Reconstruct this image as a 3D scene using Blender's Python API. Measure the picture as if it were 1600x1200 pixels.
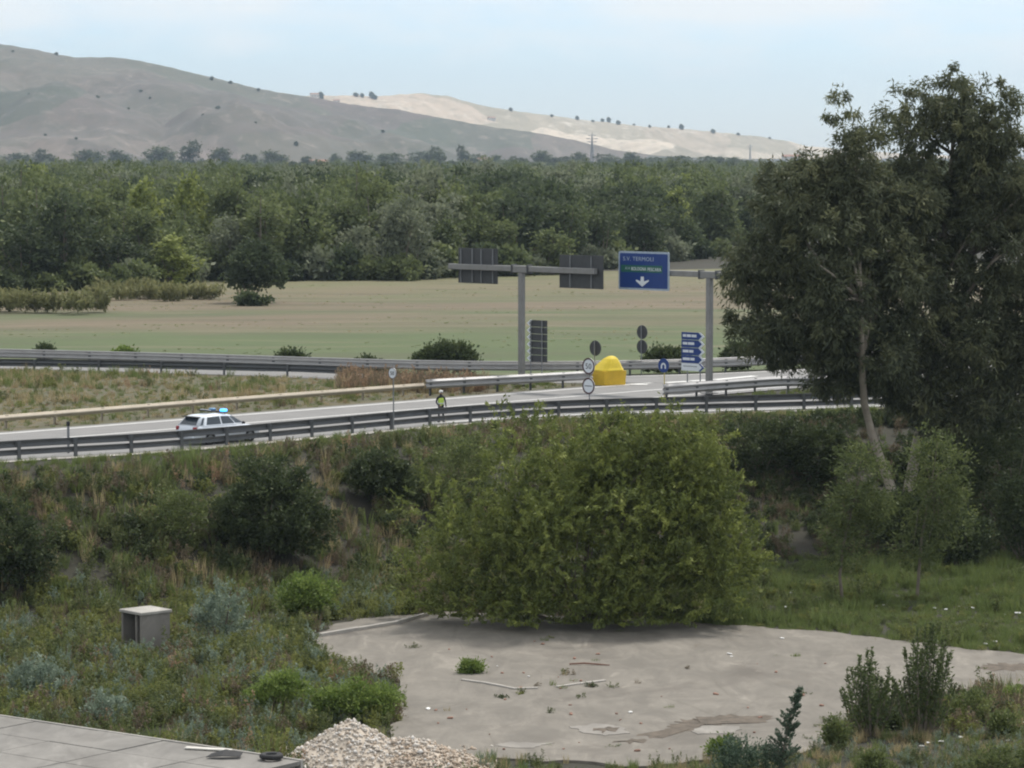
import bpy, bmesh, math, random
import numpy as np
from mathutils import Vector, Matrix, Euler
for _o in list(bpy.data.objects): bpy.data.objects.remove(_o)
SC = bpy.context.scene
COL = SC.collection
R = math.radians
rng = np.random.default_rng(7)
random.seed(7)

# ------------------------------------------------------------------ camera
F = 5000.0; HOR = 235.0; CH = 15.0            # focal length in photo pixels, horizon row, height above the road
PITCH = math.atan((600 - HOR) / F)
cam = bpy.data.cameras.new('camera'); cam.sensor_width = 36; cam.lens = F / 1600 * 36
cam.clip_start = 1; cam.clip_end = 40000
co = bpy.data.objects.new('camera', cam); COL.objects.link(co)
co.location = (0, 0, CH); co.rotation_euler = (math.pi / 2 - PITCH, 0, 0)
SC.camera = co

# ------------------------------------------------------------------ sky, sun, exposure
SUN_EL, SUN_AZ = 57.0, 38.0                   # degrees; azimuth measured from the view direction to the right
W = bpy.data.worlds.new('World'); SC.world = W; W.use_nodes = True
nt = W.node_tree; nt.nodes.clear()
wo = nt.nodes.new('ShaderNodeOutputWorld'); bg = nt.nodes.new('ShaderNodeBackground')
sky = nt.nodes.new('ShaderNodeTexSky'); sky.sky_type = 'NISHITA'; sky.sun_disc = False
sky.sun_elevation = R(SUN_EL); sky.sun_rotation = R(SUN_AZ)
sky.air_density = 1.0; sky.dust_density = 0.3; sky.ozone_density = 1.4; sky.altitude = 50
tc = nt.nodes.new('ShaderNodeTexCoord')
mp = nt.nodes.new('ShaderNodeMapping'); mp.inputs['Scale'].default_value = (9, 9, 34)
nz = nt.nodes.new('ShaderNodeTexNoise'); nz.inputs['Scale'].default_value = 1.0; nz.inputs['Detail'].default_value = 7; nz.inputs['Roughness'].default_value = .55
mr = nt.nodes.new('ShaderNodeMapRange'); mr.inputs['From Min'].default_value = .42; mr.inputs['From Max'].default_value = .62; mr.inputs['To Max'].default_value = .85
mx = nt.nodes.new('ShaderNodeMix'); mx.data_type = 'RGBA'
mx.inputs[7].default_value = (5.6, 5.65, 5.55, 1)
nt.links.new(tc.outputs['Generated'], mp.inputs[0]); nt.links.new(mp.outputs[0], nz.inputs['Vector'])
# cloud cover thickens overhead, as it does towards the top of the view
sz0 = nt.nodes.new('ShaderNodeSeparateXYZ'); nt.links.new(tc.outputs['Generated'], sz0.inputs[0])
el = nt.nodes.new('ShaderNodeMapRange'); nt.links.new(sz0.outputs[2], el.inputs[0]); el.inputs[1].default_value = .012; el.inputs[2].default_value = .20; el.inputs[3].default_value = -.10; el.inputs[4].default_value = .28
ad0 = nt.nodes.new('ShaderNodeMath'); ad0.operation = 'ADD'; nt.links.new(nz.outputs[0], ad0.inputs[0]); nt.links.new(el.outputs[0], ad0.inputs[1])
nt.links.new(ad0.outputs[0], mr.inputs[0]); nt.links.new(mr.outputs[0], mx.inputs[0])
tn0 = nt.nodes.new('ShaderNodeMix'); tn0.data_type = 'RGBA'; tn0.blend_type = 'MULTIPLY'; tn0.inputs[0].default_value = 1.0; tn0.inputs[7].default_value = (.57, .665, .885, 1)
nt.links.new(sky.outputs[0], tn0.inputs[6]); nt.links.new(tn0.outputs[2], mx.inputs[6]); nt.links.new(mx.outputs[2], bg.inputs[0])
bg.inputs[1].default_value = 0.115
nt.links.new(bg.outputs[0], wo.inputs[0])

sun = bpy.data.lights.new('sun', 'SUN'); sun.energy = 2.4; sun.angle = R(7); sun.color = (1, .95, .88)
so = bpy.data.objects.new('sun', sun); COL.objects.link(so)
sd = Vector((math.sin(R(SUN_AZ)) * math.cos(R(SUN_EL)), math.cos(R(SUN_AZ)) * math.cos(R(SUN_EL)), math.sin(R(SUN_EL))))
so.rotation_euler = sd.to_track_quat('Z', 'Y').to_euler(); so.location = sd * 300
vs = SC.view_settings
vs.view_transform = 'Standard'; vs.look = 'None'; vs.exposure = 0.68; vs.gamma = 1; vs.use_curve_mapping = False
SC.cycles.filter_width = 2.1
SC.cycles.max_bounces = 6; SC.cycles.diffuse_bounces = 3; SC.cycles.transparent_max_bounces = 8; SC.cycles.volume_bounces = 0

# ------------------------------------------------------------------ photo pixel -> place
_c, _s = math.cos(PITCH), math.sin(PITCH)
def ray(x, y):
    a, b = (x - 800) / F, -(y - 600) / F
    return np.array([a, _c + b * _s, -_s + b * _c])
def gp(x, y, z=0.0):
    r = ray(x, y); t = (z - CH) / r[2]
    return Vector((r[0] * t, r[1] * t, z))
def pd(x, y, Y):
    r = ray(x, y); t = Y / r[1]
    return Vector((r[0] * t, Y, CH + r[2] * t))
def topix(P):
    P = np.asarray(P, float); d = P - np.array([0, 0, CH])
    zc = d[..., 1] * _c - d[..., 2] * _s
    yc = d[..., 1] * _s + d[..., 2] * _c
    return 800 + F * d[..., 0] / zc, 600 - F * yc / zc
def zat(y, Y):                                # height of photo row y at depth Y
    return pd(800, y, Y).z

# ------------------------------------------------------------------ numpy noise
_perm = np.random.default_rng(3).random((256, 256))
def vnoise(x, y):
    x = np.asarray(x, float); y = np.asarray(y, float)
    xi = np.floor(x).astype(int); yi = np.floor(y).astype(int); fx = x - xi; fy = y - yi
    fx = fx * fx * (3 - 2 * fx); fy = fy * fy * (3 - 2 * fy)
    g = lambda a, b: _perm[a & 255, b & 255]
    return (g(xi, yi) * (1 - fx) + g(xi + 1, yi) * fx) * (1 - fy) + (g(xi, yi + 1) * (1 - fx) + g(xi + 1, yi + 1) * fx) * fy
def fbm(x, y, o=4):
    s = 0; a = .5; t = 0
    for i in range(o):
        s = s + a * vnoise(x * 2 ** i + 17.3 * i, y * 2 ** i + 5.1 * i); t += a; a *= .5
    return s / t
def sstep(a, b, x):
    t = np.clip((x - a) / (b - a), 0, 1); return t * t * (3 - 2 * t)

# ------------------------------------------------------------------ materials
def ramp(nt, stops, fac):
    r = nt.nodes.new('ShaderNodeValToRGB')
    e = r.color_ramp.elements
    while len(e) < len(stops): e.new(.5)
    for i, (p, c) in enumerate(stops): e[i].position = p; e[i].color = (*c, 1)
    nt.links.new(fac, r.inputs[0]); return r.outputs[0]
def newmat(name):
    m = bpy.data.materials.new(name); m.use_nodes = True
    n = m.node_tree; b = n.nodes['Principled BSDF']; return m, n, b
def tex_noise(n, scale, detail=5, rough=.6, vec=None, dist=0):
    t = n.nodes.new('ShaderNodeTexNoise'); t.inputs['Scale'].default_value = scale; t.inputs['Detail'].default_value = detail
    t.inputs['Roughness'].default_value = rough; t.inputs['Distortion'].default_value = dist
    if vec is not None: n.links.new(vec, t.inputs['Vector'])
    return t.outputs[0]
def mixc(n, fac, a, b, blend='MIX'):
    m = n.nodes.new('ShaderNodeMix'); m.data_type = 'RGBA'; m.blend_type = blend
    for s, v in ((0, fac), (6, a), (7, b)):
        if hasattr(v, 'is_output'): n.links.new(v, m.inputs[s])
        elif s == 0: m.inputs[0].default_value = v
        else: m.inputs[s].default_value = (*v, 1)
    return m.outputs[2]
def objvec(n, sc=(1, 1, 1), world=False):
    t = n.nodes.new('ShaderNodeNewGeometry').outputs['Position'] if world else n.nodes.new('ShaderNodeTexCoord').outputs['Object']
    m = n.nodes.new('ShaderNodeMapping'); m.inputs['Scale'].default_value = sc; n.links.new(t, m.inputs[0]); return m.outputs[0]
def maprange(n, v, a, b, c=0, d=1):
    m = n.nodes.new('ShaderNodeMapRange'); n.links.new(v, m.inputs[0])
    for i, k in enumerate((a, b, c, d)): m.inputs[i + 1].default_value = k
    return m.outputs[0]
def bump(n, b, h, strength, dist):
    u = n.nodes.new('ShaderNodeBump'); u.inputs['Strength'].default_value = strength; u.inputs['Distance'].default_value = dist
    n.links.new(h, u.inputs['Height']); n.links.new(u.outputs[0], b.inputs['Normal'])
def simple(name, col, rough=.6, metal=0, var=.15, scale=3.0, emis=None, estr=0, world=True):
    m, n, b = newmat(name)
    f = tex_noise(n, scale, 5, .65, objvec(n, world=world))
    lo = tuple(c * (1 - var) for c in col); hi = tuple(min(1, c * (1 + var)) for c in col)
    n.links.new(ramp(n, [(.3, lo), (.7, hi)], f), b.inputs['Base Color'])
    b.inputs['Roughness'].default_value = rough; b.inputs['Metallic'].default_value = metal
    if emis: b.inputs['Emission Color'].default_value = (*emis, 1); b.inputs['Emission Strength'].default_value = estr
    return m
GAIN = 1.6
def foliage(name, c0, c1, c2, trans=.28, rand=.35):
    """leaf colour from the 'tint' attribute of each leaf plus a per-plant shift"""
    m, n, b = newmat(name)
    a = n.nodes.new('ShaderNodeAttribute'); a.attribute_name = 'tint'
    oi = n.nodes.new('ShaderNodeObjectInfo')
    ma = n.nodes.new('ShaderNodeMath'); ma.operation = 'MULTIPLY_ADD'
    n.links.new(oi.outputs['Random'], ma.inputs[0]); ma.inputs[1].default_value = rand; ma.inputs[2].default_value = -rand / 2
    ad = n.nodes.new('ShaderNodeMath'); ad.operation = 'ADD'; n.links.new(a.outputs['Fac'], ad.inputs[0]); n.links.new(ma.outputs[0], ad.inputs[1])
    c0, c1, c2 = [tuple(x * GAIN for x in q) for q in (c0, c1, c2)]
    c = ramp(n, [(.0, c0), (.5, c1), (1., c2)], ad.outputs[0])
    n.links.new(c, b.inputs['Base Color']); b.inputs['Roughness'].default_value = .62; b.inputs['Specular IOR Level'].default_value = .25
    t = n.nodes.new('ShaderNodeBsdfTranslucent'); n.links.new(c, t.inputs[0])
    mx = n.nodes.new('ShaderNodeMixShader'); mx.inputs[0].default_value = trans + .12
    n.links.new(b.outputs[0], mx.inputs[1]); n.links.new(t.outputs[0], mx.inputs[2])
    n.links.new(mx.outputs[0], n.nodes['Material Output'].inputs[0]); return m

# ------------------------------------------------------------------ mesh helpers
def link(name, me, mat=None, parent=None):
    o = bpy.data.objects.new(name, me); COL.objects.link(o)
    if me is not None and mat is not None and not me.materials:
        for m in (mat if isinstance(mat, (list, tuple)) else [mat]): me.materials.append(m)
    if parent: o.parent = parent
    return o
def tag(o, label=None, cat=None, group=None, kind=None):
    if label: o['label'] = label
    if cat: o['category'] = cat
    if group: o['group'] = group
    if kind: o['kind'] = kind
    return o
def empty(name, loc, rz=0, **k):
    o = bpy.data.objects.new(name, None); COL.objects.link(o); o.location = loc; o.rotation_euler = (0, 0, rz)
    o.empty_display_size = .2
    return tag(o, **k)
def mesh_np(name, V, Fq, tint=None, smooth=False):
    """V (n,3), Fq (m,k) of one face size; optional tint per face"""
    V = np.ascontiguousarray(V, dtype=np.float32); Fq = np.ascontiguousarray(Fq, dtype=np.int32)
    me = bpy.data.meshes.new(name); m, k = Fq.shape
    me.vertices.add(len(V)); me.vertices.foreach_set('co', V.ravel())
    me.loops.add(m * k); me.loops.foreach_set('vertex_index', Fq.ravel())
    me.polygons.add(m); me.polygons.foreach_set('loop_start', np.arange(0, m * k, k, dtype=np.int32))
    me.update(calc_edges=True)
    if tint is not None:
        a = me.attributes.new('tint', 'FLOAT', 'FACE'); a.data.foreach_set('value', np.ascontiguousarray(tint, dtype=np.float32))
    if smooth: me.polygons.foreach_set('use_smooth', np.ones(m, dtype=bool))
    return me
class MB:
    """collects boxes, tubes, lathes, prisms and becomes ONE mesh object"""
    def __init__(s): s.v = []; s.f = []; s.mi = []; s.cur = 0
    def add(s, V, Fc):
        k = len(s.v); s.v += [tuple(v) for v in V]; s.f += [tuple(i + k for i in f) for f in Fc]; s.mi += [s.cur] * len(Fc); return s
    def box(s, c, d, M=None, bev=0):
        x, y, z = d[0] / 2, d[1] / 2, d[2] / 2; c = Vector(c)
        if bev:
            b = min(bev, x * .9, y * .9, z * .9); V = []
            for sx in (-1, 1):
                for sy in (-1, 1):
                    for sz in (-1, 1): V += [(sx * x, sy * (y - b), sz * (z - b)), (sx * (x - b), sy * y, sz * (z - b)), (sx * (x - b), sy * (y - b), sz * z)]
            V = [Vector(v) for v in V]
            bm = bmesh.new(); [bm.verts.new(v) for v in V]; r = bmesh.ops.convex_hull(bm, input=bm.verts)
            bm.verts.index_update(); bm.faces.ensure_lookup_table()
            V2 = [v.co.copy() for v in bm.verts]; F2 = [[v.index for v in f.verts] for f in bm.faces]; bm.free()
            V2 = [(M @ v if M else v) + c for v in V2]; return s.add(V2, F2)
        V = [Vector((a, b, g)) for a in (-x, x) for b in (-y, y) for g in (-z, z)]
        V = [(M @ v if M else v) + c for v in V]
        return s.add(V, [(0, 1, 3, 2), (4, 6, 7, 5), (0, 4, 5, 1), (2, 3, 7, 6), (0, 2, 6, 4), (1, 5, 7, 3)])
    def tube(s, pts, rad, n=8, cap=True):
        pts = [Vector(p) for p in pts]; rad = [rad] * len(pts) if not hasattr(rad, '__len__') else rad
        V = []; up = Vector((0, 0, 1))
        for i, p in enumerate(pts):
            d = (pts[min(i + 1, len(pts) - 1)] - pts[max(i - 1, 0)]).normalized()
            a = d.cross(up if abs(d.z) < .95 else Vector((1, 0, 0))).normalized(); b = d.cross(a)
            for k in range(n):
                t = 2 * math.pi * k / n; V.append(p + a * (rad[i] * math.cos(t)) + b * (rad[i] * math.sin(t)))
        Fc = []
        for i in range(len(pts) - 1):
            for k in range(n): Fc.append((i * n + k, i * n + (k + 1) % n, (i + 1) * n + (k + 1) % n, (i + 1) * n + k))
        if cap: Fc += [tuple(range(n - 1, -1, -1)), tuple(range((len(pts) - 1) * n, len(pts) * n))]
        return s.add(V, Fc)
    def prism(s, poly, M, h):
        """2-D outline in local xy extruded along local z by h, placed by matrix M"""
        n = len(poly); V = [M @ Vector((p[0], p[1], 0)) for p in poly] + [M @ Vector((p[0], p[1], h)) for p in poly]
        return s.add(V, [tuple(range(n - 1, -1, -1)), tuple(range(n, 2 * n))] + [(i, (i + 1) % n, n + (i + 1) % n, n + i) for i in range(n)])
    def disc(s, M, r0, r1=None, h=.02, n=28):
        if r1 is None: return s.prism([(r0 * math.cos(2 * math.pi * k / n), r0 * math.sin(2 * math.pi * k / n)) for k in range(n)], M, h)
        V = []
        for z in (0, h):
            for r in (r0, r1): V += [M @ Vector((r * math.cos(2 * math.pi * k / n), r * math.sin(2 * math.pi * k / n), z)) for k in range(n)]
        Fc = []
        for k in range(n):
            j = (k + 1) % n; Fc += [(k, n + k, n + j, j), (2 * n + k, 2 * n + j, 3 * n + j, 3 * n + k), (k, j, 2 * n + j, 2 * n + k), (n + k, 3 * n + k, 3 * n + j, n + j)]
        return s.add(V, Fc)
    def sweep(s, prof, pts, normals):
        """profile (offset along normal, height) swept along points"""
        n = len(prof); V = []
        for p, q in zip(pts, normals):
            for a, h in prof: V.append((p[0] + q[0] * a, p[1] + q[1] * a, p[2] + h))
        Fc = []
        for i in range(len(pts) - 1):
            for k in range(n): Fc.append((i * n + k, i * n + (k + 1) % n, (i + 1) * n + (k + 1) % n, (i + 1) * n + k))
        Fc += [tuple(range(n - 1, -1, -1)), tuple(range((len(pts) - 1) * n, len(pts) * n))]
        return s.add(V, Fc)
    def mesh(s, name, smooth=False):
        me = bpy.data.meshes.new(name); me.from_pydata([tuple(v) for v in s.v], [], s.f); me.update()
        bm = bmesh.new(); bm.from_mesh(me); bmesh.ops.recalc_face_normals(bm, faces=bm.faces); bm.to_mesh(me); bm.free()
        if any(s.mi): me.polygons.foreach_set('material_index', np.array(s.mi, dtype=np.int32))
        if smooth: me.polygons.foreach_set('use_smooth', np.ones(len(me.polygons), dtype=bool))
        return me
    def build(s, name, mat, parent=None, smooth=False): return link(name, s.mesh(name, smooth), mat, parent)
def frame(origin, xdir, ydir):
    """matrix with local x along xdir, y along ydir, z = x cross y"""
    x = Vector(xdir).normalized(); y = Vector(ydir).normalized(); z = x.cross(y)
    return Matrix(((x.x, y.x, z.x, origin[0]), (x.y, y.y, z.y, origin[1]), (x.z, y.z, z.z, origin[2]), (0, 0, 0, 1)))
def resample(P, step):
    P = np.array([tuple(p) for p in P], float); d = np.r_[0, np.cumsum(np.linalg.norm(np.diff(P, axis=0), axis=1))]
    n = max(2, int(round(d[-1] / step)) + 1); t = np.linspace(0, d[-1], n)
    return np.stack([np.interp(t, d, P[:, k]) for k in range(P.shape[1])], 1)
def smooth_line(P, step=1.0, it=6):
    Q = resample(P, step)
    for _ in range(it):
        M = Q.copy(); M[1:-1] = (Q[:-2] + 2 * Q[1:-1] + Q[2:]) / 4; Q = M
    return Q
def side(Q):
    d = np.gradient(Q[:, :2], axis=0); d /= np.linalg.norm(d, axis=1)[:, None]; return np.stack([d[:, 1], -d[:, 0]], 1)   # to the right of travel

# ------------------------------------------------------------------ lines of the place
U = Vector((math.cos(R(46)), math.sin(R(46)), 0)); PV = Vector((U.y, -U.x, 0))       # along the road, and across it towards the camera
def line_px(pts, z=0): return [gp(x, y, z) for x, y in pts]
near_rail = line_px([(0, 719), (100, 713), (172, 710), (240, 706), (411, 690), (517, 680), (620, 670), (700, 662), (820, 654), (920, 649), (1035, 646), (1155, 643), (1290, 639), (1450, 634), (1600, 629)])
near_rail = [near_rail[0] - Vector((50, 50, 0))] + near_rail + [near_rail[-1] + Vector((30, 7, 0)), near_rail[-1] + Vector((80, 12, 0))]
near_rail = smooth_line(near_rail, 1.0, 12)
rail2a = line_px([(-60, 566), (0, 567), (300, 575), (600, 585), (740, 588), (920, 588), (1060, 585), (1180, 580), (1320, 573)])
rail2a = smooth_line([rail2a[0] + Vector((-60, 6, 0))] + rail2a + [rail2a[-1] + Vector((60, 50, 0))], 1.0, 12)
def fY(L):
    o = np.argsort(L[:, 0]); xs, ys = L[o, 0], L[o, 1]
    sl = (ys[1] - ys[0]) / (xs[1] - xs[0]); sr = (ys[-1] - ys[-2]) / (xs[-1] - xs[-2])
    def f(X):
        X = np.asarray(X, float); y = np.interp(X, xs, ys)
        return np.where(X < xs[0], ys[0] + np.maximum(X - xs[0], -80) * sl, np.where(X > xs[-1], ys[-1] + np.minimum(X - xs[-1], 200) * sr, y))
    return f
Yr, Y2 = fY(near_rail), fY(rail2a)
LOW = -5.5; FIELD = -1.0
def ground_z(X, Y):
    X = np.asarray(X, float); Y = np.asarray(Y, float)
    dl = Yr(X) - Y
    w = np.interp(X, [-80, -25, 0, 20, 45], [24, 17, 25, 27, 29])
    near = LOW * sstep(1.3, 1.3 + w, dl)
    b = fbm(X * .35, Y * .35, 3) - .5
    near = near + b * .45 * sstep(1.5, 6, dl) * (1 - .85 * sstep(-5.2, -5.5, near))
    far = FIELD * sstep(1.5, 12, Y - Y2(X))
    far = far + (fbm(X * .02, Y * .02, 3) - .5) * .8 * sstep(20, 60, Y - Y2(X))
    wedge = (fbm(X * .3 + 9, Y * .3, 3) - .5) * .25 * sstep(0, 1, 1 - np.abs(dl) * 0) * 0
    return np.where(dl > 0, near, np.where(Y > Y2(X), far, wedge)) - .06

# ------------------------------------------------------------------ setting: ground
def m_ground():
    m, n, b = newmat('soil and turf')
    v = objvec(n, world=True)
    f1 = tex_noise(n, .12, 6, .6, v); f2 = tex_noise(n, 1.1, 6, .7, v)
    c = ramp(n, [(.3, (.026, .026, .014)), (.5, (.034, .030, .020)), (.72, (.044, .036, .027))], f1)
    c = mixc(n, maprange(n, f2, .35, .7), c, (.024, .025, .013))
    n.links.new(c, b.inputs['Base Color']); b.inputs['Roughness'].default_value = .95
    bump(n, b, f2, .6, .1); return m
M_GROUND = m_ground()
xs = np.unique(np.r_[np.linspace(-7000, -200, 12), np.linspace(-200, -60, 24), np.arange(-60, 60, .9), np.linspace(60, 200, 24), np.linspace(200, 7000, 12)])
ys = np.unique(np.r_[np.linspace(-200, 80, 12), np.arange(80, 215, .7), np.linspace(215, 300, 40), np.linspace(300, 1000, 60), np.linspace(1000, 12000, 24)])
GX, GY = np.meshgrid(xs, ys); GZ = ground_z(GX, GY)
nx, ny = len(xs), len(ys); idx = np.arange(nx * ny).reshape(ny, nx)
Q = np.stack([idx[:-1, :-1], idx[:-1, 1:], idx[1:, 1:], idx[1:, :-1]], -1).reshape(-1, 4)
tag(link('ground', mesh_np('ground', np.stack([GX, GY, GZ], -1).reshape(-1, 3), Q, smooth=True), M_GROUND), kind='structure')

# field beyond the slip road: mown strips, dry grass, greener belt along the road
def m_field():
    m, n, b = newmat('dry meadow')
    v = objvec(n, (.012, .03, .1), True); f1 = tex_noise(n, 1, 6, .6, v, .6)
    v2 = objvec(n, (.06, .16, .3), True); f2 = tex_noise(n, 1, 6, .65, v2, .3)
    v3 = objvec(n, (.9, 1.1, 1), True); f3 = tex_noise(n, 1, 5, .7, v3)
    sx = n.nodes.new('ShaderNodeSeparateXYZ'); n.links.new(n.nodes.new('ShaderNodeNewGeometry').outputs['Position'], sx.inputs[0])
    wob = n.nodes.new('ShaderNodeMath'); wob.operation = 'MULTIPLY_ADD'; n.links.new(f1, wob.inputs[0]); wob.inputs[1].default_value = 90; n.links.new(sx.outputs[1], wob.inputs[2])
    sl = n.nodes.new('ShaderNodeMath'); sl.operation = 'MULTIPLY_ADD'; n.links.new(sx.outputs[0], sl.inputs[0]); sl.inputs[1].default_value = -.35; n.links.new(wob.outputs[0], sl.inputs[2])
    tan = ramp(n, [(.25, (.100, .080, .050)), (.5, (.150, .115, .073)), (.75, (.118, .109, .06))], f2)
    grn = ramp(n, [(.25, (.055, .088, .026)), (.6, (.075, .108, .034)), (.8, (.098, .112, .045))], f2)
    tan = mixc(n, maprange(n, f1, .50, .62, 0, .85), tan, grn)
    c = mixc(n, maprange(n, sl.outputs[0], 322, 346), grn, tan)
    c = mixc(n, maprange(n, sl.outputs[0], 395, 440, 0, .7), c, (.15, .155, .07))
    f5 = tex_noise(n, 1, 5, .6, objvec(n, (.035, .22, .3), True), .5)
    c = mixc(n, maprange(n, f5, .52, .68, 0, .7), c, (.072, .075, .036)); c = mixc(n, maprange(n, f5, .46, .30, 0, .6), c, (.19, .155, .10))
    c = mixc(n, maprange(n, f3, .35, .75, 0, .45), c, (.07, .068, .036))
    n.links.new(c, b.inputs['Base Color']); b.inputs['Roughness'].default_value = .95
    bump(n, b, f3, .5, .15); return m
fx = np.linspace(-220, 260, 161); fr = np.linspace(0, 1, 70)
FX, FR = np.meshgrid(fx, fr); y0 = Y2(FX) + 1.2; y1 = 415 + 30 * np.sin(FX * .02) + 18 * fbm(FX * .04, FX * 0, 3)
FY_ = y0 + (y1 - y0) * FR; FZ = ground_z(FX, FY_) + .05
id2 = np.arange(FX.size).reshape(FX.shape)
tag(link('field', mesh_np('field', np.stack([FX, FY_, FZ], -1).reshape(-1, 3), np.stack([id2[:-1, :-1], id2[:-1, 1:], id2[1:, 1:], id2[1:, :-1]], -1).reshape(-1, 4), smooth=True), m_field()), kind='structure')

M_FIELD = bpy.data.materials['dry meadow']
# ------------------------------------------------------------------ setting: roads
def m_asphalt():
    m, n, b = newmat('worn asphalt')
    th = U
    v = objvec(n, world=True); f = tex_noise(n, .5, 6, .65, v); g = tex_noise(n, 14, 4, .7, v)
    c = ramp(n, [(.3, (.175, .172, .168)), (.7, (.225, .222, .215))], f); c = mixc(n, maprange(n, g, .3, .8, 0, .3), c, (.13, .13, .13))
    n.links.new(c, b.inputs['Base Color']); b.inputs['Roughness'].default_value = .85; bump(n, b, g, .3, .01); return m
M_ASPH = m_asphalt()
M_PAINT = simple('road paint', (.72, .72, .70), .7, var=.12, scale=1.2)
M_VERGE = simple('pale verge', (.40, .38, .34), .9, var=.2, scale=.8)
def strip(name, A, B, z, mat, parent=None):
    n = len(A); V = np.r_[np.c_[A[:, :2], np.full(n, z)], np.c_[B[:, :2], np.full(n, z)]]
    Fq = np.array([(i, i + 1, n + i + 1, n + i) for i in range(n - 1)])
    return link(name, mesh_np(name, V, Fq), mat, parent)
far_edge0 = gp(0, 678); ctr0 = gp(0, 692)
# straight road frame: s along U, t across (positive toward the camera)
O = Vector((ctr0.x, ctr0.y, 0))
def st(s, t, z=0): return np.array([O.x + U.x * s + PV.x * t, O.y + U.y * s + PV.y * t, z])
tedge = (Vector((far_edge0.x, far_edge0.y, 0)) - O).dot(PV)          # far edge line, negative
S = np.linspace(-70, 190, 131)
farl = np.array([st(s, tedge - .9) for s in S])
SN = np.array([(Vector((p[0], p[1], 0)) - O).dot(U) for p in near_rail]); TN = np.array([(Vector((p[0], p[1], 0)) - O).dot(PV) for p in near_rail])
tn = np.interp(S, SN, TN); tn = np.where(S > 47, np.minimum(tn, 5.6 + .0 * S), tn) - .2
nearl = np.array([st(s, t) for s, t in zip(S, tn)])
road = tag(strip('road', farl, nearl, 0, M_ASPH), kind='structure')
def paint(s0, s1, t, w, z=.006, name='road_line'):
    ss = np.linspace(s0, s1, 40); return strip(name, np.array([st(s, t - w / 2) for s in ss]), np.array([st(s, t + w / 2) for s in ss]), z, M_PAINT, road)
paint(-70, 190, tedge, .26); paint(-70, 150, 0, .2); paint(46, 150, 4.1, .2)
# slip road that leaves to the right beside the near rail
q = near_rail[near_rail[:, 0] > -4]; nn = side(q)
A = q[:, :2] - nn * .15; wid = np.interp(q[:, 0], [-4, 6, 14, 30], [.3, 3.0, 6.4, 7.2])
B = q[:, :2] - nn * wid[:, None]
slip = tag(strip('slip_road', A, B, .012, M_ASPH), kind='structure')
strip('road_line', q[:, :2] - nn * .95, q[:, :2] - nn * .7, .018, M_PAINT, slip)
# carriageway beyond the gore and the ramp behind it
r2 = rail2a; n2 = side(r2)
t2 = np.array([(Vector((p[0], p[1], 0)) - O).dot(PV) for p in r2]); s2 = np.array([(Vector((p[0], p[1], 0)) - O).dot(U) for p in r2])
w2 = np.interp(r2[:, 0], [-90, -40, -16, 6, 12, 40], [5.0, 5.0, 5.2, 6.5, 8.5, 12])
ramp_road = tag(strip('ramp_road', r2[:, :2] + n2 * .4, r2[:, :2] + n2 * w2[:, None], .012, M_ASPH), kind='structure')
strip('road_line', r2[:, :2] + n2 * .75, r2[:, :2] + n2 * 1.0, .02, M_PAINT, ramp_road)
sw = np.linspace(-60, 52, 80); wa = np.array([st(s, tedge - .85) for s in sw]); wb = np.stack([wa[:, 0], np.maximum(wa[:, 1] + .2, Y2(wa[:, 0]) - np.interp(wa[:, 0], r2[:, 0], w2)), 0 * sw], 1)
def m_wedge():
    m, n, b = newmat('thin dry turf'); v = objvec(n, world=True); f1 = tex_noise(n, .25, 6, .65, v); f2 = tex_noise(n, 1.6, 6, .7, v)
    c = ramp(n, [(.3, (.062, .068, .030)), (.5, (.095, .086, .048)), (.7, (.14, .115, .072))], f1); c = mixc(n, maprange(n, f2, .4, .75, 0, .6), c, (.055, .058, .026))
    n.links.new(c, b.inputs['Base Color']); b.inputs['Roughness'].default_value = .95; bump(n, b, f2, .5, .08); return m
tag(strip('grass_wedge', wa, wb, -.012, m_wedge()), kind='structure')
# splay of paint at the gore, and the kerbed nose
for a, b_ in (((985, 601), (1012, 601.5)), ((1040, 598.5), (1075, 596.5)), ((1078, 596), (1104, 594.5)), ((1116, 594), (1180, 588))):
    p, q_ = gp(*a), gp(*b_); d = (q_ - p).normalized(); nrm = Vector((-d.y, d.x, 0)) * .32
    me = bpy.data.meshes.new('gore_marking'); me.from_pydata([(*(p - nrm)[:2], .03), (*(q_ - nrm)[:2], .03), (*(q_ + nrm)[:2], .03), (*(p + nrm)[:2], .03)], [], [(0, 1, 2, 3)])
    link('gore_marking', me, M_PAINT, ramp_road)
# pale dusty strip under the near rail
tag(strip('gravel_verge', near_rail[:, :2] + side(near_rail) * .75, near_rail[:, :2] - side(near_rail) * .45, -.018, M_VERGE), kind='structure')

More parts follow.
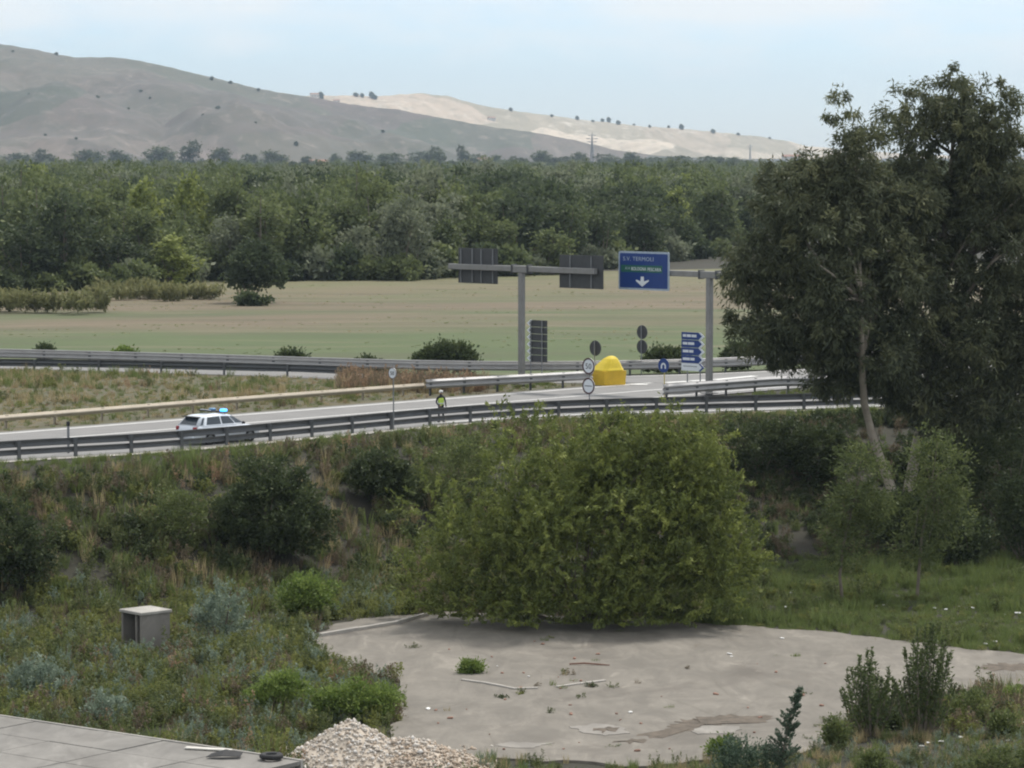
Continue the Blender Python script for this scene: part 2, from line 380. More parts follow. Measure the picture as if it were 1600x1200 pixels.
# ------------------------------------------------------------------ setting: old concrete yard
def m_concrete(name, base, dark, crack=True):
    m, n, b = newmat(name)
    v = objvec(n, world=True); f1 = tex_noise(n, .16, 7, .62, v, .4); f2 = tex_noise(n, 1.3, 6, .7, v); f3 = tex_noise(n, 9, 4, .7, v)
    c = ramp(n, [(.30, dark), (.47, base), (.60, tuple(x * .86 for x in base)), (.72, tuple(x * 1.16 for x in base))], f1)
    f6 = tex_noise(n, .7, 6, .7, objvec(n, (1, .35, 1), True), .8); c = mixc(n, maprange(n, f6, .45, .62, 0, .6), c, tuple(x * .60 for x in base)); c = mixc(n, maprange(n, f6, .42, .30, 0, .8), c, tuple(x * 1.35 for x in base))
    c = mixc(n, maprange(n, f2, .5, .8, 0, .5), c, dark)
    if crack:
        vo = n.nodes.new('ShaderNodeTexVoronoi'); vo.feature = 'DISTANCE_TO_EDGE'; vo.inputs['Scale'].default_value = .22
        wv = n.nodes.new('ShaderNodeMix'); wv.data_type = 'RGBA'; wv.inputs[0].default_value = .12
        nn_ = n.nodes.new('ShaderNodeTexNoise'); nn_.inputs['Scale'].default_value = .8; n.links.new(v, nn_.inputs['Vector'])
        n.links.new(v, wv.inputs[6]); n.links.new(nn_.outputs[1], wv.inputs[7]); n.links.new(wv.outputs[2], vo.inputs['Vector'])
        c = mixc(n, maprange(n, vo.outputs['Distance'], .0, .008, .3, 0), c, (.09, .08, .06))
        f4 = tex_noise(n, .35, 6, .7, objvec(n, (1, .5, 1), True), 1.2)
        c = mixc(n, maprange(n, f4, .6, .72, 0, .6), c, (.12, .10, .075))
    n.links.new(c, b.inputs['Base Color']); b.inputs['Roughness'].default_value = .9; bump(n, b, f3, .35, .03); return m
M_CONC = m_concrete('weathered concrete', (.196, .179, .152), (.112, .099, .083))
M_CONC2 = m_concrete('pale concrete', (.225, .215, .197), (.135, .127, .114), False)
PADZ = LOW + .03
pad_px = [(470, 1004), (500, 985), (530, 972), (600, 962), (700, 957), (860, 960), (1000, 966), (1100, 973), (1200, 980), (1330, 990), (1440, 1004), (1600, 1022), (1760, 1042),
          (1760, 1062), (1600, 1078), (1500, 1086), (1330, 1122), (1292, 1166), (1230, 1178), (1100, 1188), (1000, 1196), (900, 1190), (780, 1182), (690, 1186), (640, 1184), (600, 1150), (626, 1118), (618, 1062), (560, 1048), (500, 1030)]
P = [gp(x, y, PADZ) for x, y in pad_px]; P = resample(P + [P[0]], .5)[:-1]
P[:, 0] += (fbm(P[:, 0] * 1.3, P[:, 1] * 1.3, 3) - .5) * .8; P[:, 1] += (fbm(P[:, 0] * 1.1 + 40, P[:, 1] * 1.1, 3) - .5) * 1.2
bm = bmesh.new(); vs_ = [bm.verts.new((p[0], p[1], PADZ)) for p in P]; f_ = bm.faces.new(vs_)
e_ = bmesh.ops.extrude_face_region(bm, geom=[f_]); [v.co.__setattr__('z', v.co.z - .25) for v in e_['geom'] if isinstance(v, bmesh.types.BMVert)]
bmesh.ops.recalc_face_normals(bm, faces=bm.faces); bmesh.ops.triangulate(bm, faces=[f for f in bm.faces if len(f.verts) > 4])
me = bpy.data.meshes.new('concrete_yard'); bm.to_mesh(me); bm.free()
pad = tag(link('concrete_yard', me, M_CONC), kind='structure')
PADPOLY = P[:, :2].copy()
def inpoly(X, Y, poly):
    X = np.asarray(X); Y = np.asarray(Y); ins = np.zeros(X.shape, bool); j = len(poly) - 1
    for i in range(len(poly)):
        xi, yi = poly[i]; xj, yj = poly[j]
        c = ((yi > Y) != (yj > Y)) & (X < (xj - xi) * (Y - yi) / (yj - yi + 1e-12) + xi); ins ^= c; j = i
    return ins
#PART2
# ------------------------------------------------------------------ setting: hills across the valley
def m_hill(name, cols, scars, patch, sc):
    m, n, b = newmat(name)
    v = objvec(n, (.0022 * sc, .0011 * sc, .004), True); f = tex_noise(n, 1, 8, .62, v, .8)
    v2 = objvec(n, (.0032 * sc, .0014 * sc, .012), True)
    vo = n.nodes.new('ShaderNodeTexVoronoi'); vo.inputs['Scale'].default_value = 1; vo.inputs['Randomness'].default_value = 1
    ds = n.nodes.new('ShaderNodeMix'); ds.data_type = 'RGBA'; ds.inputs[0].default_value = .3
    nn_ = n.nodes.new('ShaderNodeTexNoise'); nn_.inputs['Scale'].default_value = 1.4; nn_.inputs['Detail'].default_value = 5; n.links.new(v2, nn_.inputs['Vector'])
    n.links.new(v2, ds.inputs[6]); n.links.new(nn_.outputs[1], ds.inputs[7]); n.links.new(ds.outputs[2], vo.inputs['Vector'])
    c = ramp(n, [(.25, cols[0]), (.45, cols[1]), (.6, cols[2]), (.8, cols[3])], f)
    sp = n.nodes.new('ShaderNodeSeparateColor'); n.links.new(vo.outputs['Color'], sp.inputs[0])
    pc = ramp(n, [(0, patch[0]), (.35, patch[1]), (.7, patch[2]), (1, patch[3])], sp.outputs[0])
    c = mixc(n, .72, c, pc)
    g = tex_noise(n, 1, 7, .7, objvec(n, (.012 * sc, .006 * sc, .03), True), 1.5)
    c = mixc(n, maprange(n, g, .54, .70, 0, .75), c, scars)
    h = tex_noise(n, 1, 5, .7, objvec(n, (.045, .016, .06), True)); c = mixc(n, maprange(n, h, .45, .72, 0, .6), c, cols[0])
    n.links.new(c, b.inputs['Base Color']); b.inputs['Roughness'].default_value = .95; return m
def hill(name, ridge, Dr, Db, mat, amp, seed):
    px = np.linspace(ridge[0][0], ridge[-1][0], 320); rp = np.array(ridge, float)
    ry = np.interp(px, rp[:, 0], rp[:, 1])
    for _ in range(3): ry[1:-1] = (ry[:-2] + 2 * ry[1:-1] + ry[2:]) / 4
    ry = ry + (fbm(px * .08 + seed, px * 0 + seed, 4) - .5) * 3
    a = (px - 800) / F; dr = np.interp(px, [0, 1300], Dr); db = np.interp(px, [0, 1300], Db)
    zr = CH + (HOR - ry) / F * dr
    t = np.linspace(0, 1.3, 105)[:, None]
    D = db + (dr - db) * t; X = a * D; Y = D + 0 * a
    tt = np.clip(t, 0, 1)
    prof = .25 * tt + .75 * sstep(-.12, 1.02, tt) * 1.0
    prof = (prof - prof[0]) / (prof[-1] - prof[0]); z = zr * prof
    gul = np.abs(fbm(X / 210 + seed, Y / 520 + seed, 5) - .5) * 2; big = fbm(X / 600 + seed, Y / 700, 3) - .5
    z = z - amp * (.55 - gul) * 1.7 * (4 * tt * (1 - tt)) * 1.0 + amp * 1.8 * big * (4 * tt * (1 - tt))
    z = np.where(t > 1, zr * (1 - (t - 1) * 2.2), z) - 3 * (1 - np.clip(t * 8, 0, 1)) - 1
    ii = np.arange(X.size).reshape(X.shape)
    tag(link(name, mesh_np(name, np.stack([X, Y, z], -1).reshape(-1, 3), np.stack([ii[:-1, :-1], ii[:-1, 1:], ii[1:, 1:], ii[1:, :-1]], -1).reshape(-1, 4), smooth=True), mat), kind='structure')
    def at(p, tv):
        i = int(np.clip(np.searchsorted(px, p), 0, 319)); j = int(np.clip(tv / 1.3 * 104, 0, 104)); return Vector((X[j, i], Y[j, i], z[j, i]))
    return at
MH1 = m_hill('grazed hillside with painted cloud shade', [(.040, .047, .030), (.068, .075, .046), (.108, .086, .073), (.145, .117, .10)], (.23, .195, .165),
             [(.042, .054, .033), (.108, .084, .073), (.066, .077, .047), (.16, .125, .106)], 2.6)  # grey-green pasture, with the cloud shade over this hill mixed into its dark colours
MH2 = m_hill('stubble fields with painted sunlight', [(.17, .16, .11), (.34, .28, .205), (.44, .36, .275), (.52, .44, .35)], (.62, .56, .47),
             [(.10, .105, .062), (.44, .355, .27), (.22, .20, .135), (.60, .51, .40)], 2.0)  # straw and clay tones, paler still because the far sunlight is painted in
hill1 = hill('near_hill', [(-420, 40), (-200, 52), (0, 68), (45, 75), (90, 84), (120, 90), (180, 89), (240, 98), (300, 113), (360, 127), (430, 143), (480, 150), (560, 164), (620, 170), (690, 184), (760, 196), (830, 205), (900, 218), (960, 233), (1040, 243), (1120, 247)], (4300, 4300), (2700, 3400), MH1, 42, 3.3)
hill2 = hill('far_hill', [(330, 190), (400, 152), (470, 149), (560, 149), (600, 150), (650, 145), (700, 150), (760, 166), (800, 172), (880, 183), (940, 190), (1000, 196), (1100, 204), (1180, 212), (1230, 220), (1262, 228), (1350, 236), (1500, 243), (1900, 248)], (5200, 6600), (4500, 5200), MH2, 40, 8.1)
M_DARKLEAF = foliage('dark scrub leaf', (.03, .04, .02), (.045, .058, .026), (.07, .08, .035), .15)

# ------------------------------------------------------------------ leaf geometry
def leaves(C, D, L, Wd, tint, curl=.0, seed=0):
    """rhombic leaves at centres C, pointing along D, length L, width Wd"""
    r = np.random.default_rng(seed); n = len(C)
    D = D / (np.linalg.norm(D, axis=1)[:, None] + 1e-9)
    A = np.cross(D, r.normal(size=(n, 3))); A /= np.linalg.norm(A, axis=1)[:, None] + 1e-9
    L = np.broadcast_to(L, n)[:, None]; Wd = np.broadcast_to(Wd, n)[:, None]
    V = np.stack([C - D * L * .5, C + A * Wd * .5 - D * L * .05, C + D * L * .5, C - A * Wd * .5 - D * L * .05], 1).reshape(-1, 3)
    Fq = np.arange(4 * n).reshape(n, 4); return V, Fq, np.broadcast_to(tint, n)
def sample_blobs(blobs, n, shell, r):
    """blobs: (cx,cy,cz,rx,ry,rz); points inside the union, biased to the surface; returns points and outward directions"""
    B = np.array(blobs, float); w = B[:, 3] * B[:, 4] * B[:, 5]; w = w ** .8; w /= w.sum()
    k = r.choice(len(B), n, p=w); d = r.normal(size=(n, 3)); d /= np.linalg.norm(d, axis=1)[:, None]
    rad = shell + (1 - shell) * r.random(n) ** .6 if shell < 1 else np.ones(n)
    rad = rad * (1 + .13 * r.normal(size=n))
    Pt = B[k, :3] + d * B[k, 3:] * rad[:, None]; return Pt, d
def leaf_crown(name, blobs, n_clump, per, crad, L, Wd, mat_tint=(.5, .22), shell=.55, droop=0., up=0., seed=1, zmin=None, flat=.75):
    r = np.random.default_rng(seed)
    C, d = sample_blobs(blobs, n_clump, shell, r)
    if zmin is not None: C[:, 2] = np.maximum(C[:, 2], zmin + crad * .5)
    ct = mat_tint[0] + mat_tint[1] * r.normal(size=n_clump)
    off = r.normal(size=(n_clump, per, 3)) * crad * .55 * np.array([1, 1, flat]) * (0.6 + .8 * r.random((n_clump, 1, 1)))
    P_ = (C[:, None, :] + off).reshape(-1, 3)
    dr = (off * .7 / crad + d[:, None, :] * .6 + r.normal(size=off.shape) * .7 + np.array([0, 0, up - droop])).reshape(-1, 3)
    tn_ = np.clip(np.repeat(ct, per) + .12 * r.normal(size=len(P_)), 0, 1)
    sz = .65 + .7 * r.random(len(P_))
    if zmin is not None: P_[:, 2] = np.maximum(P_[:, 2], zmin + .05)
    V, Fq, tn_ = leaves(P_, dr, L * sz, Wd * sz, tn_, seed=seed); return mesh_np(name, V, Fq, tn_), C
def shoot_crown(name, blobs, n, length, per, L, Wd, up=.8, out=1., tint=(.5, .2), shell=.3, seed=1, zmin=None, jit=.06):
    """feathery shoots that arch out of the crown, leaves set along each"""
    r = np.random.default_rng(seed); C, d = sample_blobs(blobs, n, shell, r)
    dr = d * out + np.array([0, 0, up]) + .35 * r.normal(size=(n, 3)); dr /= np.linalg.norm(dr, axis=1)[:, None]
    ln = length * (.6 + .8 * r.random(n)); ct = tint[0] + tint[1] * r.normal(size=n)
    t = r.random((n, per)); t = np.sort(t, 1)
    P_ = C[:, None, :] + dr[:, None, :] * (t * ln[:, None])[..., None]; P_[..., 2] -= (t ** 2 * ln[:, None] * .18)
    P_ += r.normal(size=P_.shape) * jit; P_ = P_.reshape(-1, 3)
    ld = np.repeat(dr, per, 0) * .8 + r.normal(size=P_.shape) * .7
    if zmin is not None: P_[:, 2] = np.maximum(P_[:, 2], zmin + .05 + .1 * r.random(len(P_)))
    tn_ = np.clip(np.repeat(ct, per) + .15 * t.ravel() - .07 + .1 * r.normal(size=len(P_)), 0, 1); sz = .6 + .8 * r.random(len(P_))
    V, Fq, tn_ = leaves(P_, ld, L * sz, Wd * sz, tn_, seed=seed); return mesh_np(name, V, Fq, tn_), C
def limbs(mb, root, tips, r0, r=None, n=6, bend=.15):
    r = r or random
    root = Vector(root)
    for tp in tips:
        tp = Vector(tp); m = root.lerp(tp, .5) + Vector((r.uniform(-1, 1), r.uniform(-1, 1), r.uniform(-.2, 1))) * (tp - root).length * bend
        mb.tube([root, root.lerp(m, .6), m, m.lerp(tp, .6), tp], [r0, r0 * .8, r0 * .6, r0 * .4, r0 * .18], n)
M_BARK = simple('grey bark', (.16, .135, .105), .9, var=.3, scale=2)
M_EUBARK = simple('pale peeling bark', (.30, .26, .21), .85, var=.3, scale=1.5)

# small trees and shrubs dotted over the hills
hm, _ = leaf_crown('hill_shrub', [(0, 0, 3, 4, 4, 3), (2, 1, 2.5, 3, 3, 2.5)], 40, 12, 1.6, 2.0, 1.6, seed=5, zmin=0)
spots = [(23, .9), (47, .55), (72, .35), (150, .62), (152, .68), (200, .58), (218, .7), (235, .65), (318, .42), (338, .48), (288, .3), (398, .35), (520, .6), (518, .5), (557, .55), (598, .5), (642, .62), (625, .75), (775, .42), (90, .98), (360, .99), (402, .99), (330, .98), (270, .25), (460, .3), (690, .35), (120, .25), (60, .2), (250, .22)]
def hill_shrub(p, s):
    o = link('hill_shrub', hm, M_DARKLEAF); o.location = p; o.scale = (s, s, s * random.uniform(.8, 1.3)); o.rotation_euler = (0, 0, random.uniform(0, 6))
    tag(o, 'small dark shrub dotted on the grazed grey-green hillside', 'shrub', 'shrubs dotted over the hillside')
for x_, t_ in spots: hill_shrub(hill1(x_, t_), random.uniform(.3, .65))
for x_, t_ in ((552, .99), (566, .99), (577, .99), (585, .985), (795, .99), (500, .97), (455, .98), (860, .97), (900, .99), (921, .99), (938, 1), (948, 1), (960, .99), (846, .6), (1010, .99), (1060, .99), (1110, .98), (1150, .99), (755, .3), (1200, .99), (1040, 1), (985, 1)):
    o = link('ridge_tree', hm, M_DARKLEAF); o.location = hill2(x_, t_); s = random.uniform(.5, 1.1); o.scale = (s, s, s * random.uniform(.9, 1.7))
    tag(o, 'dark tree standing out on the pale sunlit far ridge', 'tree', 'trees along the far ridge')

# far houses
M_HWALL = simple('rendered wall', (.62, .59, .54), .9, var=.1, scale=.3); M_HROOF = simple('clay tile roof', (.30, .17, .12), .9, var=.25, scale=.6); M_HWIN = simple('dark window', (.04, .045, .05), .3)
def house(loc, w, d, h, rz, label):
    e = empty('farmhouse', loc, rz, label=label, cat='house')
    MB().box((0, 0, h / 2 - 1.0), (w, d, h + 2)).build('wall', M_HWALL, e)
    k = d / 2 + .4; rh = d * .22
    MB().add([(-w / 2 - .4, -k, h), (w / 2 + .4, -k, h), (w / 2 + .4, k, h), (-w / 2 - .4, k, h), (-w / 2 - .4, 0, h + rh), (w / 2 + .4, 0, h + rh)],
             [(0, 1, 5, 4), (2, 3, 4, 5), (0, 4, 3), (1, 2, 5), (0, 3, 2, 1)]).build('roof', M_HROOF, e)
    for i in range(3): MB().box((-w / 3 + i * w / 3, -d / 2 - .02, h * .6), (w * .12, .1, h * .28)).build('window', M_HWIN, e)
    MB().box((w * .1, -d / 2 - .02, 1.05), (1.2, .1, 2.1)).build('door', M_HWIN, e)
def gh(x, y): p = gp(x, y, -1); p.z = float(ground_z(p.x, p.y)); return p
house(gh(497, 263), 16, 9, 6, .2, 'pale farmhouse among the dark trees at the foot of the grazed hill')
house(gh(757, 264), 11, 9, 8, -.3, 'white two-storey house in the tree belt below the bare hill')
house(gh(1236, 257), 20, 11, 9, .1, 'long white house at the end of the pale ridge beside the tall eucalyptus')
p = hill2(490, .97); house(p, 14, 9, 9, .4, 'pale block house on the ridge where the two hills meet')
p = hill2(523, .9); house(p, 12, 8, 5, 0, 'low white house below the ridge, beside a row of ridge trees')
p = hill2(768, .86); house(p, 13, 9, 5, .5, 'small white farm building on the crest of the pale stubble field')

# lattice pylons
M_STEELFAR = simple('pylon steel', (.30, .31, .32), .6, .2)
def pylon(loc, h, label):
    e = empty('lattice_pylon', loc, .5, label=label, cat='pylon'); b = h * .11; r_ = h * .006
    def w(z): return b * (1 - .86 * min(1, z / (h * .8))) if z < h * .8 else b * .14 * max(.15, 1 - (z - h * .8) / (h * .2))
    lv = [0, .16, .3, .42, .53, .63, .72, .8, .88, 1]
    for sx, sy in ((-1, -1), (-1, 1), (1, 1), (1, -1)):
        MB().tube([(sx * w(f * h) / 2, sy * w(f * h) / 2, f * h) for f in lv], r_ * 1.5, 4).build('leg', M_STEELFAR, e)
    br = MB()
    for i in range(len(lv) - 1):
        z0, z1 = lv[i] * h, lv[i + 1] * h; a, c = w(z0) / 2, w(z1) / 2
        for k in range(4):
            q0, q1 = [((-1, -1), (1, -1), (1, 1), (-1, 1))[(k + j) % 4] for j in (0, 1)]
            br.tube([(q0[0] * a, q0[1] * a, z0), (q1[0] * c, q1[1] * c, z1)], r_, 3); br.tube([(q1[0] * a, q1[1] * a, z0), (q0[0] * c, q0[1] * c, z1)], r_, 3)
    br.build('bracing', M_STEELFAR, e)
    for f, l in ((.74, .16), (.83, .20), (.92, .13)):
        MB().tube([(-l * h, 0, f * h), (0, 0, f * h + h * .015), (l * h, 0, f * h)], r_ * 1.4, 4).tube([(-l * h, 0, f * h), (0, 0, f * h - h * .03), (l * h, 0, f * h)], r_, 4).build('cross_arm', M_STEELFAR, e)
p = gp(925, 262, -1); pylon((p.x, p.y, float(ground_z(p.x, p.y)) - .3), 33, 'tall grey lattice pylon rising over the valley trees')
p = pd(1172, 247, 4700); pylon((p.x, p.y, -1.2), 26, 'small faint lattice pylon at the foot of the pale stubble hill')

# ------------------------------------------------------------------ crash barriers
def m_steel(name, c, rough=.5, metal=.35):
    m, n, b = newmat(name); v = objvec(n, world=True); f = tex_noise(n, 1.2, 5, .65, v); g = tex_noise(n, 9, 3, .6, objvec(n, (1, 1, .25), True))
    col = ramp(n, [(.3, tuple(x * .8 for x in c)), (.7, c)], f); col = mixc(n, maprange(n, g, .55, .8, 0, .5), col, tuple(x * y for x, y in zip(c, (.62, .52, .42))))
    n.links.new(col, b.inputs['Base Color']); b.inputs['Roughness'].default_value = rough; b.inputs['Metallic'].default_value = metal; return m
M_STEEL = m_steel('galvanised steel', (.37, .37, .37)); M_STEELD = m_steel('weathered dark steel', (.10, .107, .115), .65, .15); M_STEELR = m_steel('rust-stained steel', (.46, .41, .33), .6)
def wave(h0, h1, n, amp, th=.012, k=9):
    u = np.linspace(0, 1, n * k + 1); o = -amp * np.cos(2 * np.pi * n * u); h = h1 + (h0 - h1) * u
    return [(a, b) for a, b in zip(o, h)] + [(a - th, b) for a, b in zip(o[::-1], h[::-1])]
def barrier(name, Q, label, h0, h1, waves, face, mat, postmat, step=3., post_h=None, amp=.05, spacer=.12, post_w=.12, cap=False, group=None, lower=None):
    """face=+1: beam to the right of the line's direction; posts stand on the line"""
    Q = np.asarray(Q, float); base = Vector(Q[len(Q) // 2]); e = empty(name, base, 0, label=label, cat='guardrail', group=group)
    Z = np.c_[Q[:, :2], np.zeros(len(Q))]; nn = side(Q) * face; L = Z - np.array(base)
    prof = [(a + spacer, h) for a, h in wave(h0, h1, waves, amp)]
    MB().sweep(prof, L, nn).build('beam', mat, e, True)
    if lower: MB().sweep([(a + spacer, h) for a, h in wave(lower[0], lower[1], 1, amp)], L, nn).build('lower_beam', mat, e, True)
    if cap:
        c = [(spacer + .06 * math.cos(t), h1 + .05 + .05 * math.sin(t)) for t in np.linspace(0, 2 * math.pi, 9)[:-1]]; MB().sweep(c, L, nn).build('top_rail', mat, e, True)
    ph = post_h or h1; pm = None; bmh = None
    d = np.r_[0, np.cumsum(np.linalg.norm(np.diff(L, axis=0), axis=1))]
    for s in np.arange(.4, d[-1], step):
        p = [np.interp(s, d, L[:, k]) for k in range(3)]; q = [np.interp(s, d, nn[:, k]) for k in range(2)]
        if pm is None:
            pm = MB().box((0, -.03, ph / 2 - .15), (post_w, .012, ph + .3)).box((-post_w / 2, 0, ph / 2 - .15), (.012, .075, ph + .3)).box((post_w / 2, 0, ph / 2 - .15), (.012, .075, ph + .3)).mesh('post')
            sm = MB().box((0, spacer / 2, (h0 + h1) / 2), (post_w * 1.7, max(.03, spacer - amp * .6), (h1 - h0) * .95), bev=.01).mesh('spacer')
        o = link('post', pm, postmat, e); o.location = p; o.rotation_euler = (0, 0, math.atan2(q[1], q[0]) - math.pi / 2)
        b_ = link('spacer', sm, postmat, o)
    return e
def clip(Q, x0, x1):
    x, _ = topix(np.c_[Q[:, :2], np.zeros(len(Q))]); return Q[(x > x0) & (x < x1)]
barrier('crash_barrier', clip(near_rail, -260, 1900), 'long dark grey guardrail running along the embankment edge behind the willow bush', .58, .93, 1, -1, M_STEELD, M_STEELD, 3.05, amp=.05, post_w=.17, lower=(.20, .48))
r1 = smooth_line(line_px([(-160, 683), (0, 670), (281, 647), (480, 631), (661, 617)]), 1.0, 3)
barrier('crash_barrier', r1, 'rust-stained cream two-ridge guardrail with open grass behind it, on the weedy wedge', .40, .74, 1, 1, M_STEELR, M_STEELR, 3.4, amp=.05)
r1b = smooth_line(line_px([(664, 618.5), (740, 614), (820, 609.5), (880, 606), (924, 603.5)]), 1.0, 2)
barrier('crash_barrier', r1b, 'taller silver three-ridge guardrail that ends at the yellow crash cushion', .42, 1.0, 2, 1, M_STEEL, M_STEELD, 2.6, amp=.06)
barrier('crash_barrier', clip(rail2a, -260, 1400), 'silver guardrail along the far edge of the slip road beside the meadow', .38, .92, 2, 1, M_STEEL, M_STEELD, 3.6, amp=.06, cap=True)
r2b = smooth_line(line_px([(-160, 578), (0, 579), (150, 581), (300, 584.5), (450, 588), (552, 592)]), 1.0, 4)
barrier('crash_barrier', r2b, 'dark guardrail between the slip road and the weedy wedge, seen from its back', .30, .80, 2, -1, M_STEELD, M_STEELD, 4.6, amp=.06)
r3 = smooth_line(line_px([(1034, 626), (1100, 621), (1160, 616.5), (1205, 613), (1240, 612), (1300, 612.5)]), .6, 3)
barrier('crash_barrier', r3, 'short silver three-ridge guardrail starting beside the blue round sign', .36, .98, 2, 1, M_STEEL, M_STEELD, 2.6, amp=.06)

# ------------------------------------------------------------------ signs
M_GANTRY = m_steel('gantry steel', (.25, .25, .245), .55, .25); M_BACK = simple('sign back', (.045, .048, .052), .6, var=.15); M_RIB = simple('sign rib', (.20, .21, .22), .5, .2)
M_BLUE = simple('sign blue', (.006, .036, .18), .35, var=.06); M_WHITE = simple('sign white', (.62, .66, .70), .4, var=.05); M_GREEN = simple('sign green', (.01, .10, .075), .4, var=.05)
M_EDGE = simple('sign edge', (.33, .40, .48), .4, .1); M_RED = simple('sign ring', (.05, .014, .018), .5, var=.1); M_BLACK = simple('black paint', (.012, .012, .014), .5); M_YEL = simple('crash cushion yellow', (.74, .56, .035), .5, var=.08, scale=1.5)
M_YELD = simple('crash cushion amber', (.62, .40, .02), .55, var=.12, scale=1.5)
_tx = {}
def text_mesh(s, size, width=None):
    cu = bpy.data.curves.new('t', 'FONT'); cu.body = s; cu.size = size; cu.extrude = .006; cu.resolution_u = 3; cu.space_character = 1.05
    o = bpy.data.objects.new('t', cu); COL.objects.link(o); dg = bpy.context.evaluated_depsgraph_get(); dg.update()
    me = bpy.data.meshes.new_from_object(o.evaluated_get(dg)); bpy.data.objects.remove(o)
    v = np.empty(len(me.vertices) * 3); me.vertices.foreach_get('co', v); v = v.reshape(-1, 3)
    v[:, 0] -= v[:, 0].min()
    if width: v[:, 0] *= width / v[:, 0].max()
    me.vertices.foreach_set('co', v.astype(np.float32).ravel()); me.update(); me.materials.clear(); return me
ZUP = Vector((0, 0, 1))
FACE = math.atan2(-U.x, U.y)  # unused helper angle
def rrect(w, h, r, n=5):
    P_ = []
    for cx, cy, a in ((w / 2 - r, h / 2 - r, 0), (-w / 2 + r, h / 2 - r, 90), (-w / 2 + r, -h / 2 + r, 180), (w / 2 - r, -h / 2 + r, 270)):
        P_ += [(cx + r * math.cos(R(a + 90 * k / n)), cy + r * math.sin(R(a + 90 * k / n))) for k in range(n + 1)]
    return P_
def FM(loc=(0, 0, 0), facing=-1):
    """frame on a sign face: local x to the reader's right, y up, z out of the face; facing -1 = read by traffic heading away to the right"""
    return frame(loc, PV if facing < 0 else -PV, ZUP)
def place_text(s, size, w, M, x, y, mat, parent, z=.03, name='lettering'):
    me = text_mesh(s, size, w); o = link(name, me, mat, parent); o.matrix_local = M @ Matrix.Translation((x, y, z)); return o

def gantry(basep, hb, arms, label):
    e = empty('sign_gantry', basep, 0, label=label, cat='gantry'); A_ = Matrix.Rotation(math.atan2(PV.y, PV.x), 3, 'Z')
    MB().box((0, 0, hb / 2 - .3), (.34, .36, hb + .2), A_, .03).build('column', M_GANTRY, e)
    MB().box((0, 0, .12), (.8, .8, .06), A_).build('base_plate', M_GANTRY, e)
    MB().box((0, 0, hb + .02), (1.3, .40, .44), A_, .03).build('head', M_GANTRY, e)
    for s0, s1 in arms:
        sg = 1 if s1 > 0 else -1; c = PV * ((s0 + s1) / 2); MB().box((c.x, c.y, hb + .04), (abs(s1 - s0), .34, .36), A_, .03).build('beam', M_GANTRY, e)
        for off in (s0 - sg * .03, s0 + sg * .03):
            c = PV * off; MB().box((c.x, c.y, hb + .03), (.05, .50, .56), A_, .01).build('flange', M_STEELD, e)
    return e, A_
def sign_back_panel(e, A_, s, zc, w, h, ribs, off, mat_face=None):
    c = PV * s + U * off
    pn = MB().box((c.x, c.y, zc), (w, .05, h), A_, .01).build('sign_panel', M_BACK, e)
    for rr in ribs:
        q_ = PV * (s + rr) + U * (off - .06); MB().box((q_.x, q_.y, zc), (.07, .07, h * .96), A_).build('rib', M_RIB, pn)
    return pn
gb = gp(815, 603); hb = zat(421, gb.y)
ge, A_ = gantry(gb, hb, [(-.68, -6.5), (.68, 6.4)], 'grey T-shaped gantry holding two dark sign backs over the road')
for (x0, x1, y0, y1, ribs) in ((711, 773, 388, 443, (-1.5, -.45, .35, 1.4)), (870, 937, 399, 451, (-.9, .9))):
    xm = (x0 + x1) / 2; k = (xm - 800) / F; s_ = (k * gb.y - gb.x) / (PV.x - k * PV.y); Yd = gb.y + PV.y * s_
    sign_back_panel(ge, A_, s_, zat((y0 + y1) / 2, Yd), (x1 - x0) * Yd / F / PV.x, (y1 - y0) * Yd / F, ribs, .29)
gb2 = gp(1108, 617); hb2 = zat(430, gb2.y)
ge2, A_ = gantry(gb2, hb2, [(-.68, -7.2), (.68, 5.5)], 'grey gantry holding the big blue sign, column beside the stacked blue boards')
k = (1011.5 - 800) / F; s_ = (k * gb2.y - gb2.x) / (PV.x - k * PV.y); Yd = gb2.y + PV.y * s_
bw, bh = 76 * Yd / F / PV.x, 60 * Yd / F; zc = zat(423, Yd) - 0
c_ = PV * s_ - U * .3
M0 = FM((c_.x, c_.y, zc))
bs = MB().prism(rrect(bw, bh, .12), M0, .05).build('sign_panel', M_EDGE, ge2); bs['label'] = 'big blue panel with white lettering, a green strip and a white down arrow'
MB().prism(rrect(bw - .24, bh - .24, .08), M0 @ Matrix.Translation((0, 0, .05)), .012).build('blue_field', M_BLUE, bs)
fx_ = lambda X: (X - 680) / 960 * (bw - .24); fy_ = lambda Y: -(Y - 580) / 720 * (bh - .24)
place_text('S.V. TERMOLI', .36, fx_(880) - fx_(270), M0, fx_(270), fy_(375), M_EDGE, bs, .068)
MB().prism(rrect(fx_(1055) - fx_(225), fy_(465) - fy_(615), .04), M0 @ Matrix.Translation(((fx_(225) + fx_(1055)) / 2, fy_(540), .062)), .008).build('green_strip', M_GREEN, bs)
place_text('A14', .26, fx_(405) - fx_(310), M0, fx_(310), fy_(565), M_EDGE, bs, .076)
place_text('BOLOGNA', .30, fx_(735) - fx_(440), M0, fx_(440), fy_(575), M_WHITE, bs, .076)
place_text('PESCARA', .30, fx_(1035) - fx_(765), M0, fx_(765), fy_(580), M_WHITE, bs, .076)
ar = [(fx_(X), fy_(Y)) for X, Y in ((630, 700), (685, 700), (690, 800), (785, 765), (790, 790), (655, 910), (525, 790), (535, 765), (620, 800))]
MB().prism(ar[::-1], M0 @ Matrix.Translation((0, 0, .062)), .008).build('arrow', M_WHITE, bs)

